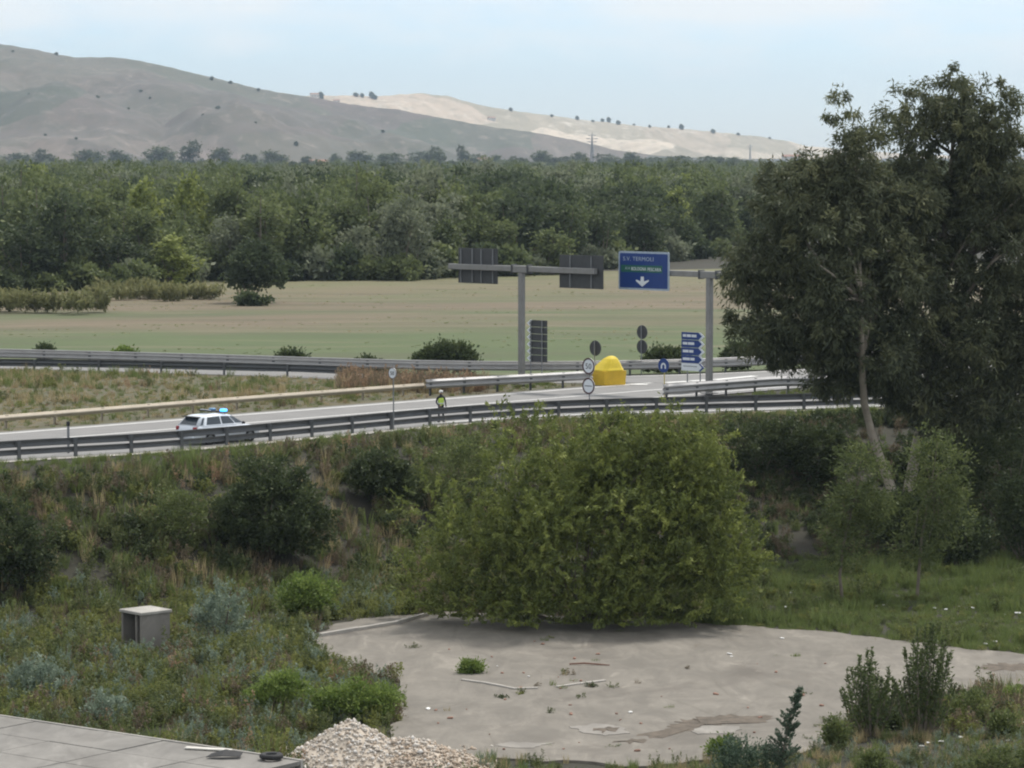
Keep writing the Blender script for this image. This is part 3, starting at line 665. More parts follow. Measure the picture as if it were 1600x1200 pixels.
def post_mesh(h, r_=.035): return MB().tube([(0, 0, -.3), (0, 0, h)], r_, 8)
def round_sign(name, base, h_list, rad, facing, label, style, cat='road sign', post=None, group=None):
    e = empty(name, base, 0, label=label, cat=cat, group=group)
    post_mesh(max(h_list) + rad * .5).build('post', post or M_RIB, e)
    for i, h in enumerate(h_list):
        off = -U * .06 * (1 if facing < 0 else -1); M_ = FM((off.x, off.y, h), facing); stl = style[i]
        if stl == 'back':
            # the reading side looks away; we see the bare back and its bracket
            d_ = MB().disc(M_, rad, h=.03).build('disc', M_BACK, e); M2 = FM((-off.x * .2, -off.y * .2, h), -facing)
            MB().box((-U.x * .02, -U.y * .02, h), (.05, .05, rad * 1.9), Matrix.Rotation(math.atan2(PV.y, PV.x), 3, 'Z')).build('bracket', M_RIB, e)
            continue
        d_ = MB().disc(M_, rad, h=.03).build('disc', {'blue': M_BLUE}.get(stl, M_WHITE), e)
        T = lambda z: M_ @ Matrix.Translation((0, 0, z))
        if stl in ('limit', 'bar', 'plain'):
            MB().disc(T(.03), rad, rad * (.8 if stl != 'plain' else .9), .008).build('ring', M_RED, d_)
        if stl == 'limit': place_text('50', rad * .95, rad * .95, M_, -rad * .47, -rad * .33, M_BLACK, d_, .034)
        if stl == 'plain': place_text('50', rad * .95, rad * 1.0, M_, -rad * .5, -rad * .33, M_BLACK, d_, .034)
        if stl == 'bar':
            MB().prism([(-rad * .6, -.02), (rad * .6, -.02), (rad * .6, .025), (-rad * .6, .025)], T(.034), .006).build('line', M_BACK, d_)
        if stl == 'blue':
            a = MB(); n_ = 10; ro, ri = rad * .48, rad * .24; yb = -rad * .1
            pts = [(ro * math.cos(t), yb + ro * math.sin(t)) for t in np.linspace(0, math.pi, n_)] + [(-ro, -rad * .45), (-ri, -rad * .45)] + [(ri * math.cos(t), yb + ri * math.sin(t)) for t in np.linspace(math.pi, 0, n_)] + [(ri, -rad * .45), (ro, -rad * .45)]
            a.prism(pts, T(.034), .006)
            a.build('arrows', M_WHITE, d_)
    return e
round_sign('speed_sign', gp(615, 671), [zat(583, gp(615, 671).y)], .30, -1, 'small white round sign with black digits on a thin pole by the road edge', ['plain'])
b_ = gp(921, 642); round_sign('road_sign', b_, [zat(572, b_.y), zat(603, b_.y)], .48, -1, 'pole with two dark-ringed white round signs in front of the yellow cushion', ['limit', 'bar'])
b_ = gp(929, 599); round_sign('road_sign', b_, [zat(544, b_.y)], .50, 1, 'single round sign seen from its dark back above the yellow cushion', ['back'])
b_ = gp(1002, 585); round_sign('road_sign', b_, [zat(519, b_.y), zat(542, b_.y)], .47, 1, 'pole with two round signs seen from their dark backs against the meadow', ['back', 'back'])
b_ = gp(1038, 621); round_sign('road_sign', b_, [zat(571, b_.y)], .43, -1, 'blue round sign with white forked arrow on a yellow-striped post at the barrier end', ['blue'], post=simple('post yellow', (.50, .42, .16), .6))
def board_stack(base, x0, x1, y0, y1, n_, facing, label, white_last):
    Yd = base.y; w = (x1 - x0) * Yd / F / PV.x; ht = (y1 - y0) * Yd / F; hh = ht / n_; e = empty('direction_sign', base, 0, label=label, cat='road sign')
    ztop = zat(y0, Yd)
    for sx in (-.28, .28):
        q_ = PV * (sx * w) + U * .02 * (-facing) * 0; MB().tube([(q_.x, q_.y, -.3), (q_.x, q_.y, ztop - .05)], .04, 8).build('post', M_RIB, e)
    for i in range(n_):
        z = ztop - hh * (i + .5); off = -U * .07 * (1 if facing < 0 else -1); M_ = FM((off.x, off.y, z), facing); g = hh * .47
        tipx = w * .5
        out = [(-w / 2, -g), (w * .34, -g), (tipx, 0), (w * .34, g), (-w / 2, g)]
        wl = white_last and i == n_ - 1; bk = facing > 0
        pnl = MB().prism(out, M_, .03).build('board', M_BACK if bk else (M_WHITE if wl else M_BLUE), e)
        tp = [(w * .34, -g), (tipx + .01, 0), (w * .34, g), (w * .25, g), (w * .40, 0), (w * .25, -g)]
        if bk: MB().prism([(p_[0] * 1.01, p_[1] * 1.01) for p_ in tp], M_ @ Matrix.Translation((0, 0, -.008)), .046).build('tip_edge', M_WHITE, pnl)
        else:
            T = M_ @ Matrix.Translation((0, 0, .031))
            MB().prism(tp, T, .006).build('chevron', M_WHITE if not wl else M_BLUE, pnl)
            if wl: MB().prism([(-w * .42, g * .1), (w * .18, g * .1), (w * .18, g * .32), (-w * .42, g * .32)], T, .006).build('lettering_line', M_RIB, pnl)
            else:
                x = -w * .44
                for L_ in ([.16, .2, .24], [.22, .3], [.28, .2], [.34, .2])[i % 4]:
                    MB().prism([(x, -g * .28), (x + L_ * w * .9, -g * .28), (x + L_ * w * .9, g * .42), (x, g * .42)], T, .006).build('lettering_line', M_WHITE, pnl); x += L_ * w * .9 + .05
    return e
board_stack(gp(1084, 612), 1067, 1101, 519, 580, 5, -1, 'stack of four blue arrow boards and a white one beside the gantry column', True)
board_stack(gp(838, 589), 823, 854, 500, 566, 6, 1, 'tall stack of arrow boards seen from the dark back beside the T-shaped gantry', False)
# delineator post beside the near rail
e = empty('delineator_post', gp(107, 708), 0, label='thin grey marker post with a black cap behind the long dark guardrail', cat='marker post')
MB().box((0, 0, .6), (.12, .1, 1.5), None, .02).build('shaft', M_RIB, e); MB().box((0, 0, 1.47), (.17, .13, .24), None, .03).build('cap', M_BLACK, e)

# yellow crash cushion
cb = gp(949, 601); e = empty('crash_cushion', cb, math.atan2(U.y, U.x) - R(8), label='yellow plastic crash cushion with a peaked hood at the end of the silver guardrail', cat='crash cushion')
w_, l_ = .78, .85
lo = [(-l_, -w_ * .95), (l_, -w_), (l_, w_), (-l_, w_ * .95)]
MB().add([(x, y, 0) for x, y in lo] + [(x * 1.06, y * 1.06, .92) for x, y in lo], [(3, 2, 1, 0), (4, 5, 6, 7)] + [(i, (i + 1) % 4, 4 + (i + 1) % 4, 4 + i) for i in range(4)]).build('base', M_YELD, e)
V = []; rings = [(1.08, .92, 0), (1.09, .98, 0), (.98, 1.10, .02), (.72, 1.42, .10), (.48, 1.68, .16), (.26, 1.82, .2), (.1, 1.86, .2)]
for sc_, z, sh in rings:
    for kk in range(16):
        t = 2 * math.pi * kk / 16 + math.pi / 16; cx, cy = math.cos(t), math.sin(t); sq = 1 / max(abs(cx), abs(cy)); rr = (sq * .8 + .2)
        V.append((cx * rr * l_ * sc_ + sh * .4, cy * rr * w_ * sc_ - sh * 1.5, z))
Fc = [(i * 16 + kk, i * 16 + (kk + 1) % 16, (i + 1) * 16 + (kk + 1) % 16, (i + 1) * 16 + kk) for i in range(len(rings) - 1) for kk in range(16)] + [tuple(range(96, 112)), tuple(range(15, -1, -1))]
MB().add(V, Fc).build('hood', M_YEL, e)
MB().box((-l_ * 1.04, .1, .72), (.05, .5, .16), None, .02).build('handle', M_YELD, e)

# ------------------------------------------------------------------ police car
M_CAR = simple('car paint white', (.66, .71, .77), .22, .0, var=.03, scale=.5); M_GLASS = simple('car glass', (.045, .06, .075), .08, var=.1, scale=2); M_RUB = simple('rubber', (.02, .02, .021), .8)
M_TAIL = simple('tail lamp', (.22, .012, .018), .25); M_RIMM = simple('alloy', (.45, .46, .47), .35, .7); M_AZ = simple('car paint azure', (.10, .25, .42), .25)
M_BEACON = simple('lit blue beacon', (.02, .12, .55), .2, emis=(.05, .32, 1.0), estr=3.0)
cp = gp(342, 691); e = empty('police_car', cp, R(46), label='white police estate car with a lit blue beacon stopped beside the long guardrail', cat='car')
stn = [(-2.22, .70, .42, .80), (-2.18, .80, .30, .94), (-2.0, .86, .24, 1.0), (-1.3, .89, .22, 1.0), (-.4, .90, .2, .98), (.5, .90, .2, .97), (1.0, .89, .22, .95), (1.5, .87, .24, .88), (1.95, .81, .26, .78), (2.15, .72, .30, .68), (2.22, .60, .38, .58)]
V = []; 
for x, w, zb, zs in stn:
    sec = [(0, zb), (w * .86, zb), (w * .97, zb + .12), (w, zb + (zs - zb) * .45), (w * .985, zs - .12), (w * .93, zs - .03), (w * .80, zs), (0, zs + .025)]
    V += [(x, y, z) for y, z in sec] + [(x, -y, z) for y, z in sec[-2:0:-1]]
ns = 14; Fc = [(i * ns + k, i * ns + (k + 1) % ns, (i + 1) * ns + (k + 1) % ns, (i + 1) * ns + k) for i in range(len(stn) - 1) for k in range(ns)] + [tuple(range(ns)), tuple(range(len(stn) * ns - 1, (len(stn) - 1) * ns - 1, -1))]
body = MB().add(V, Fc).build('body', M_CAR, e, True)
belt = [(-2.12, .78), (-1.6, .84), (-.5, .85), (.45, .84), (1.12, .74)]; roof = [(-1.72, .58), (-1.35, .62), (-.5, .635), (.05, .62), (.30, .56)]; zr_ = [1.44, 1.49, 1.515, 1.49, 1.44]
V = []
for i in range(5):
    bx_, by = belt[i]; rx, ry = roof[i]
    for sgn in (1, -1): V += [(bx_, sgn * by, .965), (rx, sgn * ry, zr_[i] - .03), (rx, sgn * ry * .9, zr_[i])]
    V += [(rx, 0, zr_[i] + .025)]
Fc = []
for i in range(4):
    a, b2 = i * 7, i * 7 + 7
    Fc += [(a, a + 1, b2 + 1, b2), (a + 1, a + 2, b2 + 2, b2 + 1), (a + 3, b2 + 3, b2 + 4, a + 4), (a + 4, b2 + 4, b2 + 5, a + 5), (a + 2, a + 6, b2 + 6, b2 + 2), (a + 6, a + 5, b2 + 5, b2 + 6)]
Fc += [(0, 3, 4, 5, 6, 2, 1), (28, 29, 30, 34, 33, 32, 31), (0, 28, 31, 3)]
cab = MB().add(V, Fc).build('cabin', M_CAR, e, True)
def quad_panel(name, Q4, mat, parent, inset=(.08, .12), out=.012):
    q = [Vector(v) for v in Q4]; f = lambda u, v: (q[0] * (1 - u) + q[1] * u) * (1 - v) + (q[3] * (1 - u) + q[2] * u) * v
    nrm = (q[1] - q[0]).cross(q[3] - q[0]).normalized(); ctr = sum(q, Vector()) / 4
    if nrm.dot(ctr - Vector((ctr.x * .6, 0, 1.1))) < 0: nrm = -nrm
    a, b2 = inset; P_ = [f(u, v) for u, v in ((a, b2), (1 - a, b2), (1 - a, 1 - b2), (a, 1 - b2))]
    return MB().add([p + nrm * out for p in P_] + [p - nrm * .02 for p in P_], [(0, 1, 2, 3), (7, 6, 5, 4), (0, 4, 5, 1), (1, 5, 6, 2), (2, 6, 7, 3), (3, 7, 4, 0)]).build(name, mat, parent)
for sgn in (1, -1):
    for i in range(3 + 1):
        ins = [(.34, .13), (.05, .13), (.05, .13), (.10, .13)][i]
        quad_panel('side_window', [(belt[i][0], sgn * belt[i][1], .975), (belt[i + 1][0], sgn * belt[i + 1][1], .975), (roof[i + 1][0], sgn * roof[i + 1][1], zr_[i + 1] - .03), (roof[i][0], sgn * roof[i][1], zr_[i] - .03)], M_GLASS, e, ins)
quad_panel('rear_window', [(belt[0][0], -belt[0][1], .97), (belt[0][0], belt[0][1], .97), (roof[0][0], roof[0][1], zr_[0]), (roof[0][0], -roof[0][1], zr_[0])], M_GLASS, e, (.08, .14), .02)
quad_panel('windscreen', [(belt[4][0], belt[4][1], .97), (belt[4][0], -belt[4][1], .97), (roof[4][0], -roof[4][1], zr_[4]), (roof[4][0], roof[4][1], zr_[4])], M_GLASS, e, (.06, .08), .02)
MB().box((-1.86, 0, 1.43), (.34, 1.16, .05), Matrix.Rotation(R(6), 3, 'Y'), .02).build('spoiler', M_BLACK, e)
for sgn in (1, -1):
    MB().box((-2.16, sgn * .66, .84), (.16, .26, .22), None, .04).build('tail_lamp', M_TAIL, e)
    MB().box((2.08, sgn * .60, .66), (.2, .28, .14), None, .04).build('headlight', M_WHITE, e)
    MB().box((.86, sgn * .95, 1.03), (.14, .20, .14), None, .04).build('mirror', M_BLACK, e)
    MB().box((-.3, sgn * .897, .70), (3.0, .02, .16), None, .005).build('stripe', M_AZ, e)
    for x in (-1.32, 1.36):
        wh = MB(); Mw = frame((x, sgn * .80 - (.1 if sgn > 0 else -.1) * 0, .32), (1, 0, 0), (0, 0, 1)); wh.disc(Mw @ Matrix.Translation((0, 0, -.11)), .32, .20, .22, 24)
        w0 = wh.build('wheel', M_RUB, e); MB().disc(Mw @ Matrix.Translation((0, 0, -.09)), .20, h=.18, n=20).build('rim', M_RIMM, w0)
MB().box((-2.2, 0, .46), (.14, 1.5, .22), None, .05).build('rear_bumper', M_CAR, e); MB().box((-2.235, 0, .72), (.03, .5, .12), None, .008).build('number_plate', M_WHITE, e)
bar = MB().box((-.05, 0, 1.60), (.28, 1.16, .07), None, .02).build('light_bar', M_BLACK, e)
MB().box((-.05, -.44, 1.68), (.30, .32, .15), None, .05).build('beacon', M_BEACON, bar); MB().box((-.05, .44, 1.68), (.30, .32, .15), None, .05).build('beacon', M_AZ, bar)
MB().box((-.55, .30, 1.64), (.75, .62, .05), Matrix.Rotation(R(9), 3, 'Y'), .01).build('message_panel', M_BLACK, e)
MB().box((-.62, .30, 1.70), (.7, .05, .035), Matrix.Rotation(R(9), 3, 'Y'), .01).build('panel_edge', M_WHITE, e)

# ------------------------------------------------------------------ officer
def skin_body(name, verts, edges, radii, mat, parent=None, sub=1, root=0):
    me = bpy.data.meshes.new(name); me.from_pydata(verts, edges, []); o = bpy.data.objects.new(name, me); COL.objects.link(o)
    sm = o.modifiers.new('s', 'SKIN'); o.modifiers.new('d', 'SUBSURF').render_levels = sub; o.modifiers['d'].levels = sub
    for i, r_ in enumerate(radii):
        me.skin_vertices[0].data[i].radius = r_ if hasattr(r_, '__len__') else (r_, r_); me.skin_vertices[0].data[i].use_root = (i == root)
    dg = bpy.context.evaluated_depsgraph_get(); dg.update(); m2 = bpy.data.meshes.new_from_object(o.evaluated_get(dg)); bpy.data.objects.remove(o)
    m2.polygons.foreach_set('use_smooth', np.ones(len(m2.polygons), dtype=bool)); m2.materials.clear(); return link(name, m2, mat, parent)
M_NAVY = simple('dark uniform', (.014, .016, .022), .8); M_HIVIS = simple('high-visibility fabric', (.48, .66, .10), .6, var=.06); M_SKIN = simple('skin', (.42, .26, .19), .6, var=.05); M_SILV = simple('reflective tape', (.6, .62, .6), .35)
pp = gp(689, 660); e = empty('person', pp, R(200), label='person in dark trousers, yellow high-visibility vest and white cap standing on the road', cat='person')
H = [(0, 0, .93), (0, 0, 1.12), (0, 0, 1.32), (0, 0, 1.43), (0, 0, 1.52), (.0, 0.02, 1.60), (0, .02, 1.70),
     (.10, 0, .88), (.12, .01, .48), (.13, -.02, .10), (.14, .10, .04), (-.10, 0, .88), (-.12, .02, .48), (-.13, -.01, .10), (-.15, .11, .04),
     (.19, 0, 1.39), (.27, -.02, 1.12), (.20, .14, .98), (.15, .20, .95), (-.19, 0, 1.39), (-.27, -.03, 1.13), (-.27, .08, .90), (-.26, .11, .82)]
E_ = [(0, 1), (1, 2), (2, 3), (3, 4), (4, 5), (5, 6), (0, 7), (7, 8), (8, 9), (9, 10), (0, 11), (11, 12), (12, 13), (13, 14), (3, 15), (15, 16), (16, 17), (17, 18), (3, 19), (19, 20), (20, 21), (21, 22)]
Rr = [(.15, .11), (.145, .105), (.17, .12), (.13, .09), .058, (.078, .092), (.06, .07), .095, .065, .045, (.045, .05), .095, .065, .045, (.045, .05), .062, .048, .037, .03, .062, .048, .037, .03]
bd = skin_body('body', H, E_, Rr, M_NAVY, e)
skin_body('head', [(0, .015, 1.55), (0, .02, 1.62), (0, .02, 1.69)], [(0, 1), (1, 2)], [(.06, .07), (.08, .096), (.07, .085)], M_SKIN, e)
for sgn in (1, -1):
    hnd = [(.15, .20, .95), (.12, .25, .93), (.10, .29, .92), (.13, .28, .90), (.10, .24, .97)] if sgn > 0 else [(-.26, .11, .82), (-.26, .13, .76), (-.265, .14, .70), (-.245, .145, .70), (-.235, .15, .77)]
    skin_body('hand', hnd, [(0, 1), (1, 2), (1, 3), (1, 4)], [.03, .034, .013, .013, .014], M_SKIN, e, root=1)
skin_body('vest', [(0, 0, .88), (0, 0, 1.10), (0, 0, 1.30), (0, 0, 1.41)], [(0, 1), (1, 2), (2, 3)], [(.185, .145), (.18, .14), (.205, .155), (.15, .11)], M_HIVIS, e)
MB().tube([(0, 0, 1.03), (0, 0, 1.09)], .192, 16).build('tape', M_SILV, e)
cap = MB(); V = [(.098 * math.cos(t) * sc_, .02 + .115 * math.sin(t) * sc_, z) for sc_, z in ((1.02, 1.66), (1.16, 1.72), (1.14, 1.755), (.6, 1.785), (.05, 1.79)) for t in np.linspace(0, 2 * math.pi, 15)[:-1]]
cap.add(V, [(i * 14 + k, i * 14 + (k + 1) % 14, (i + 1) * 14 + (k + 1) % 14, (i + 1) * 14 + k) for i in range(4) for k in range(14)]); M_CAP = simple('white cap', (.75, .75, .73), .6, var=.03); cap.build('cap', M_CAP, e, True)
MB().box((0, .15, 1.67), (.15, .11, .015), Matrix.Rotation(R(-14), 3, 'X'), .005).build('peak', M_BLACK, e)
for sx in (-.14, .14): MB().box((sx, .05, .045), (.10, .28, .09), None, .03).build('shoe', M_BLACK, e)

# ------------------------------------------------------------------ concrete booth in the weeds
bp = gp(224, 1022, LOW); M_BOOTH = m_concrete('booth concrete', (.22, .205, .185), (.14, .13, .115), False); M_BTOP = m_concrete('booth lid concrete', (.36, .345, .315), (.26, .245, .225), False)
e = empty('concrete_booth', bp + Vector((0, .9, 0)), R(-48), label='small square concrete booth with a flat lid and open front, half hidden in weeds', cat='booth')
w_, h_ = 1.42, 1.6
MB().box((w_ / 2 - .06, 0, h_ / 2), (.12, w_, h_)).build('side_wall', M_BOOTH, e); MB().box((-w_ / 2 + .06, 0, h_ / 2), (.12, w_, h_)).build('side_wall', M_BOOTH, e)
MB().box((0, w_ / 2 - .06, h_ / 2), (w_ - .24, .12, h_)).build('back_wall', M_BOOTH, e); MB().box((0, -w_ / 2 + .08, .2), (w_ - .24, .12, .4)).build('front_wall', M_BOOTH, e)
MB().box((.28, -w_ / 2 + .08, .98), (.09, .10, 1.2)).build('jamb', M_BOOTH, e); MB().box((0, 0, h_ + .06), (w_ + .14, w_ + .14, .12), None, .015).build('lid', M_BTOP, e)

# concrete platform of big slabs
PZ = -4.4; a0, a1 = gp(-40, 1113, PZ), gp(470, 1189, PZ); ex = (a1 - a0).normalized(); ey = Vector((ex.y, -ex.x, 0)); LN = (a1 - a0).length
pl = empty('concrete_platform', ((a0 + a1) / 2).to_tuple()[:2] + (LOW,), 0, label='raised pale concrete platform of large jointed slabs beside the gravel heap', cat='platform')
oc = Vector(pl.location); ns_ = 5; wd = LN / ns_
def quadbox(mb, p, q, r_, s, z0, z1):
    mb.add([(v.x, v.y, z0) for v in (p, q, r_, s)] + [(v.x, v.y, z1) for v in (p, q, r_, s)], [(3, 2, 1, 0), (4, 5, 6, 7), (0, 1, 5, 4), (1, 2, 6, 5), (2, 3, 7, 6), (3, 0, 4, 7)])
mb = MB(); o_ = a0 - oc; quadbox(mb, o_ + ex * .1 + ey * .15, o_ + ex * (LN - .1) + ey * .15, o_ + ex * (LN - .1) + ey * 9.4, o_ + ex * .1 + ey * 9.4, -.3, PZ - LOW - .14); mb.build('base', M_BOOTH, pl)
for i in range(-1, ns_):
    for j in range(4):
        g = .02; mb = MB(); dz = random.uniform(-.012, .012); f = lambda u, v: o_ + ex * ((u) * wd) + ey * (v * 2.35)
        quadbox(mb, f(i, j) + (ex + ey) * g, f(i + 1, j) + (-ex + ey) * g, f(i + 1, j + 1) - (ex + ey) * g, f(i, j + 1) + (ex - ey) * g, PZ - LOW - .14, PZ - LOW + dz); mb.build('slab', M_CONC2, pl)
mb = MB(); quadbox(mb, o_ - ey * .12, o_ + ex * LN - ey * .12, o_ + ex * LN - ey * .005, o_ - ey * .005, -.3, PZ - LOW + .03); mb.build('edge_strip', M_BTOP, pl)
tb = gp(424, 1187, PZ); e = empty('tyre', (tb.x, tb.y, PZ + .02), 0, label='old black tyre lying flat at the corner of the concrete platform', cat='tyre')
V = []; 
for k in range(24):
    t = 2 * math.pi * k / 24
    for j in range(10): a = 2 * math.pi * j / 10; rr = .29 + .10 * math.cos(a); V.append((rr * math.cos(t), rr * math.sin(t), .1 + .09 * math.sin(a)))
MB().add(V, [(k * 10 + j, ((k + 1) % 24) * 10 + j, ((k + 1) % 24) * 10 + (j + 1) % 10, k * 10 + (j + 1) % 10) for k in range(24) for j in range(10)]).build('tread', M_RUB, e, True)
MB().disc(Matrix.Translation((0, 0, .03)), .21, .195, .14, 20).build('bead', M_BACK, e)
tb = gp(352, 1184, PZ); tag(MB().add([(x, y, z + dz) for dz in (0, -.02) for x, y, z in ((-.6, -.15, .04), (-.1, -.28, .10), (.5, -.2, .07), (.55, .25, .12), (0, .22, .22), (-.45, .15, .10))], [(0, 1, 4, 5), (1, 2, 3, 4), (11, 10, 7, 6), (10, 9, 8, 7), (0, 6, 7, 1), (1, 7, 8, 2), (2, 8, 9, 3), (3, 9, 10, 4), (4, 10, 11, 5), (5, 11, 6, 0)]).build('roofing_felt', M_RUB), 'crumpled sheet of black roofing felt on the concrete platform', 'sheet').location = (tb.x, tb.y, PZ + .02)
p0, p1 = gp(290, 1170, PZ), gp(362, 1174, PZ); d_ = p1 - p0; tag(MB().box((0, 0, 0), (d_.length, .22, .05), Matrix.Rotation(math.atan2(d_.y, d_.x), 3, 'Z'), .01).build('board', simple('bleached board', (.62, .60, .55), .8)), 'pale bleached board lying along the platform edge', 'board').location = (p0 + p1) / 2 + Vector((0, 0, .04))

# gravel heap
gc = gp(590, 1192, LOW); e = empty('gravel_heap', gc, 0, label='heap of white and tan gravel at the edge of the concrete yard', cat='gravel heap')
def heap_z(x, y):
    a = 1.62 * np.clip(1 - np.hypot((x + 1.0) / 2.25, (y - .25) / 2.2), 0, 1) ** .9; b2 = 1.0 * np.clip(1 - np.hypot((x - 1.1) / 2.5, (y + .2) / 2.1), 0, 1) ** .9
    return np.maximum(a, b2) * .9 + .15 * np.minimum(a, b2) + (fbm(x * 1.7 + 5, y * 1.7, 3) - .5) * .22 * (np.maximum(a, b2) > .02) - .03
g_ = np.linspace(-4, 4, 70); hx, hy = np.meshgrid(g_, g_ * .8); hz = heap_z(hx, hy); ii = np.arange(hx.size).reshape(hx.shape)
def m_gravel(name, sc_=1):
    m, n, b = newmat(name); a = n.nodes.new('ShaderNodeAttribute'); a.attribute_name = 'tint'
    n.links.new(ramp(n, [(0, (.22, .19, .155)), (.35, (.40, .31, .23)), (.6, (.47, .42, .36)), (1, (.60, .58, .55))], a.outputs['Fac']), b.inputs['Base Color']); b.inputs['Roughness'].default_value = .9; return m
M_GRAV = m_gravel('gravel'); link('mound', mesh_np('mound', np.stack([hx, hy, hz], -1).reshape(-1, 3), np.stack([ii[:-1, :-1], ii[:-1, 1:], ii[1:, 1:], ii[1:, :-1]], -1).reshape(-1, 4), smooth=True), simple('gravel fines', (.46, .40, .33), .95, var=.2, scale=2), e)
r_ = np.random.default_rng(11); N = 7000; sx, sy = r_.uniform(-3.7, 3.9, N), r_.uniform(-3, 3, N); sz = heap_z(sx, sy); ok = (sz > .0) | (r_.random(N) < .06); sx, sy, sz = sx[ok], sy[ok], np.maximum(sz[ok], 0)
N = len(sx); sr = .03 + .05 * r_.random(N) ** 2 + .05 * (r_.random(N) < .06)
octv = np.array([(1, 0, 0), (-1, 0, 0), (0, 1, 0), (0, -1, 0), (0, 0, 1), (0, 0, -1)]); octf = np.array([(0, 2, 4), (2, 1, 4), (1, 3, 4), (3, 0, 4), (2, 0, 5), (1, 2, 5), (3, 1, 5), (0, 3, 5)])
V = octv[None] * (sr[:, None, None] * r_.uniform(.6, 1.3, (N, 6, 1))) ; an = r_.uniform(0, 6.28, N); V = np.stack([V[..., 0] * np.cos(an)[:, None] - V[..., 1] * np.sin(an)[:, None], V[..., 0] * np.sin(an)[:, None] + V[..., 1] * np.cos(an)[:, None], V[..., 2] * .8], -1) + np.stack([sx, sy, sz + sr * .4], -1)[:, None]
tt_ = np.clip(.72 - .35 * sstep(-.5, 1.2, sx) * sstep(.9, .3, sz) + .22 * r_.normal(size=N), 0, 1)
o = link('stones', mesh_np('stones', V.reshape(-1, 3), (octf[None] + 6 * np.arange(N)[:, None, None]).reshape(-1, 3), np.repeat(tt_, 8)), M_GRAV, e); o['kind'] = 'stuff'
# ------------------------------------------------------------------ scatter by geometry nodes (for what nobody could count)
def proto_collection(name, meshes):
    c = bpy.data.collections.new(name)
    for i, (me, mat) in enumerate(meshes):
        if not me.materials: me.materials.append(mat)
        o = bpy.data.objects.new('%s_%02d' % (name, i), me); c.objects.link(o)
    return c
def scatter(name, pts, rotz, scl, idx_, coll, label, cat, tilt=.12):
    me = bpy.data.meshes.new(name); n = len(pts); me.vertices.add(n); me.vertices.foreach_set('co', np.asarray(pts, np.float32).ravel())
    r = np.random.default_rng(n)
    rot = np.stack([r.normal(size=n) * tilt, r.normal(size=n) * tilt, rotz], -1)
    for k, ty, v in (('rot', 'FLOAT_VECTOR', rot), ('scl', 'FLOAT_VECTOR', scl)):
        a = me.attributes.new(k, ty, 'POINT'); a.data.foreach_set('vector', np.ascontiguousarray(v, np.float32).ravel())
    a = me.attributes.new('idx', 'INT', 'POINT'); a.data.foreach_set('value', np.ascontiguousarray(idx_, np.int32))
    o = tag(link(name, me), label, cat, kind='stuff')
    g = bpy.data.node_groups.new(name, 'GeometryNodeTree')
    g.interface.new_socket('Geometry', in_out='INPUT', socket_type='NodeSocketGeometry'); g.interface.new_socket('Geometry', in_out='OUTPUT', socket_type='NodeSocketGeometry')
    gi, go = g.nodes.new('NodeGroupInput'), g.nodes.new('NodeGroupOutput'); ip = g.nodes.new('GeometryNodeInstanceOnPoints'); ci = g.nodes.new('GeometryNodeCollectionInfo')
    ci.inputs['Collection'].default_value = coll; ci.inputs['Separate Children'].default_value = True; ci.inputs['Reset Children'].default_value = True
    def na(k, ty):
        x = g.nodes.new('GeometryNodeInputNamedAttribute'); x.data_type = ty; x.inputs[0].default_value = k
        return [s for s in x.outputs if s.enabled and s.name == 'Attribute'][0]
    g.links.new(gi.outputs[0], ip.inputs['Points']); g.links.new(ci.outputs[0], ip.inputs['Instance']); ip.inputs['Pick Instance'].default_value = True
    g.links.new(na('idx', 'INT'), ip.inputs['Instance Index'])
    er = g.nodes.new('FunctionNodeEulerToRotation'); g.links.new(na('rot', 'FLOAT_VECTOR'), er.inputs[0]); g.links.new(er.outputs[0], ip.inputs['Rotation'])
    g.links.new(na('scl', 'FLOAT_VECTOR'), ip.inputs['Scale']); g.links.new(ip.outputs[0], go.inputs[0])
    o.modifiers.new('scatter', 'NODES').node_group = g
    return o
def ghit(x, y):
    r = ray(x, y); t = np.arange(60, 420, .2) / r[1]
    zz = CH + r[2] * t - ground_z(r[0] * t, r[1] * t); i = int(np.argmax(zz < 0)); return Vector((r[0] * t[i], r[1] * t[i], float(ground_z(r[0] * t[i], r[1] * t[i]))))

# ------------------------------------------------------------------ woodland across the field
FOL = {
 'olive':  foliage('olive willow leaf', (.050, .065, .027), (.085, .105, .042), (.125, .145, .058)),
 'dark':   foliage('deep green leaf', (.026, .036, .018), (.045, .060, .028), (.070, .088, .038)),
 'yellow': foliage('yellow-green leaf', (.085, .105, .030), (.130, .155, .042), (.18, .20, .06)),
 'silver': foliage('silvery leaf', (.075, .088, .056), (.115, .130, .082), (.16, .175, .115)),
}
def tree_proto(kind, seed):
    r = random.Random(seed); h = r.uniform(9.5, 11.5)
    if kind == 'yellow': bl = [(0, 0, h * .35, 2.3, 2.3, h * .33), (0, 0, h * .62, 1.7, 1.7, h * .28), (.2, 0, h * .82, .8, .8, h * .18)]
    else:
        w = {'olive': 3.0, 'dark': 3.5, 'silver': 3.2}[kind]; bl = [(0, 0, h * .5, w * .8, w * .8, h * .42)]
        for i in range(8):
            a = r.uniform(0, 6.28); q = r.uniform(.25, .8); f = 1 - abs(q - .45) * 1.1; bl.append((math.cos(a) * w * .62 * f, math.sin(a) * w * .62 * f, h * q, w * r.uniform(.38, .6), w * r.uniform(.38, .6), h * r.uniform(.13, .22)))
    cm, C = leaf_crown('crown', bl, 150, 17, .85, .55, .34, (.5, .2), .6, up=.1, seed=seed, zmin=.3)
    mb = MB(); limbs(mb, (0, 0, -.4), [(0, 0, h * .75)] + [tuple(C[i]) for i in range(0, 24, 4)], .16, r, 5, .08)
    return cm, mb.mesh('trunk'), h
KINDS = ['olive', 'dark', 'yellow', 'silver']
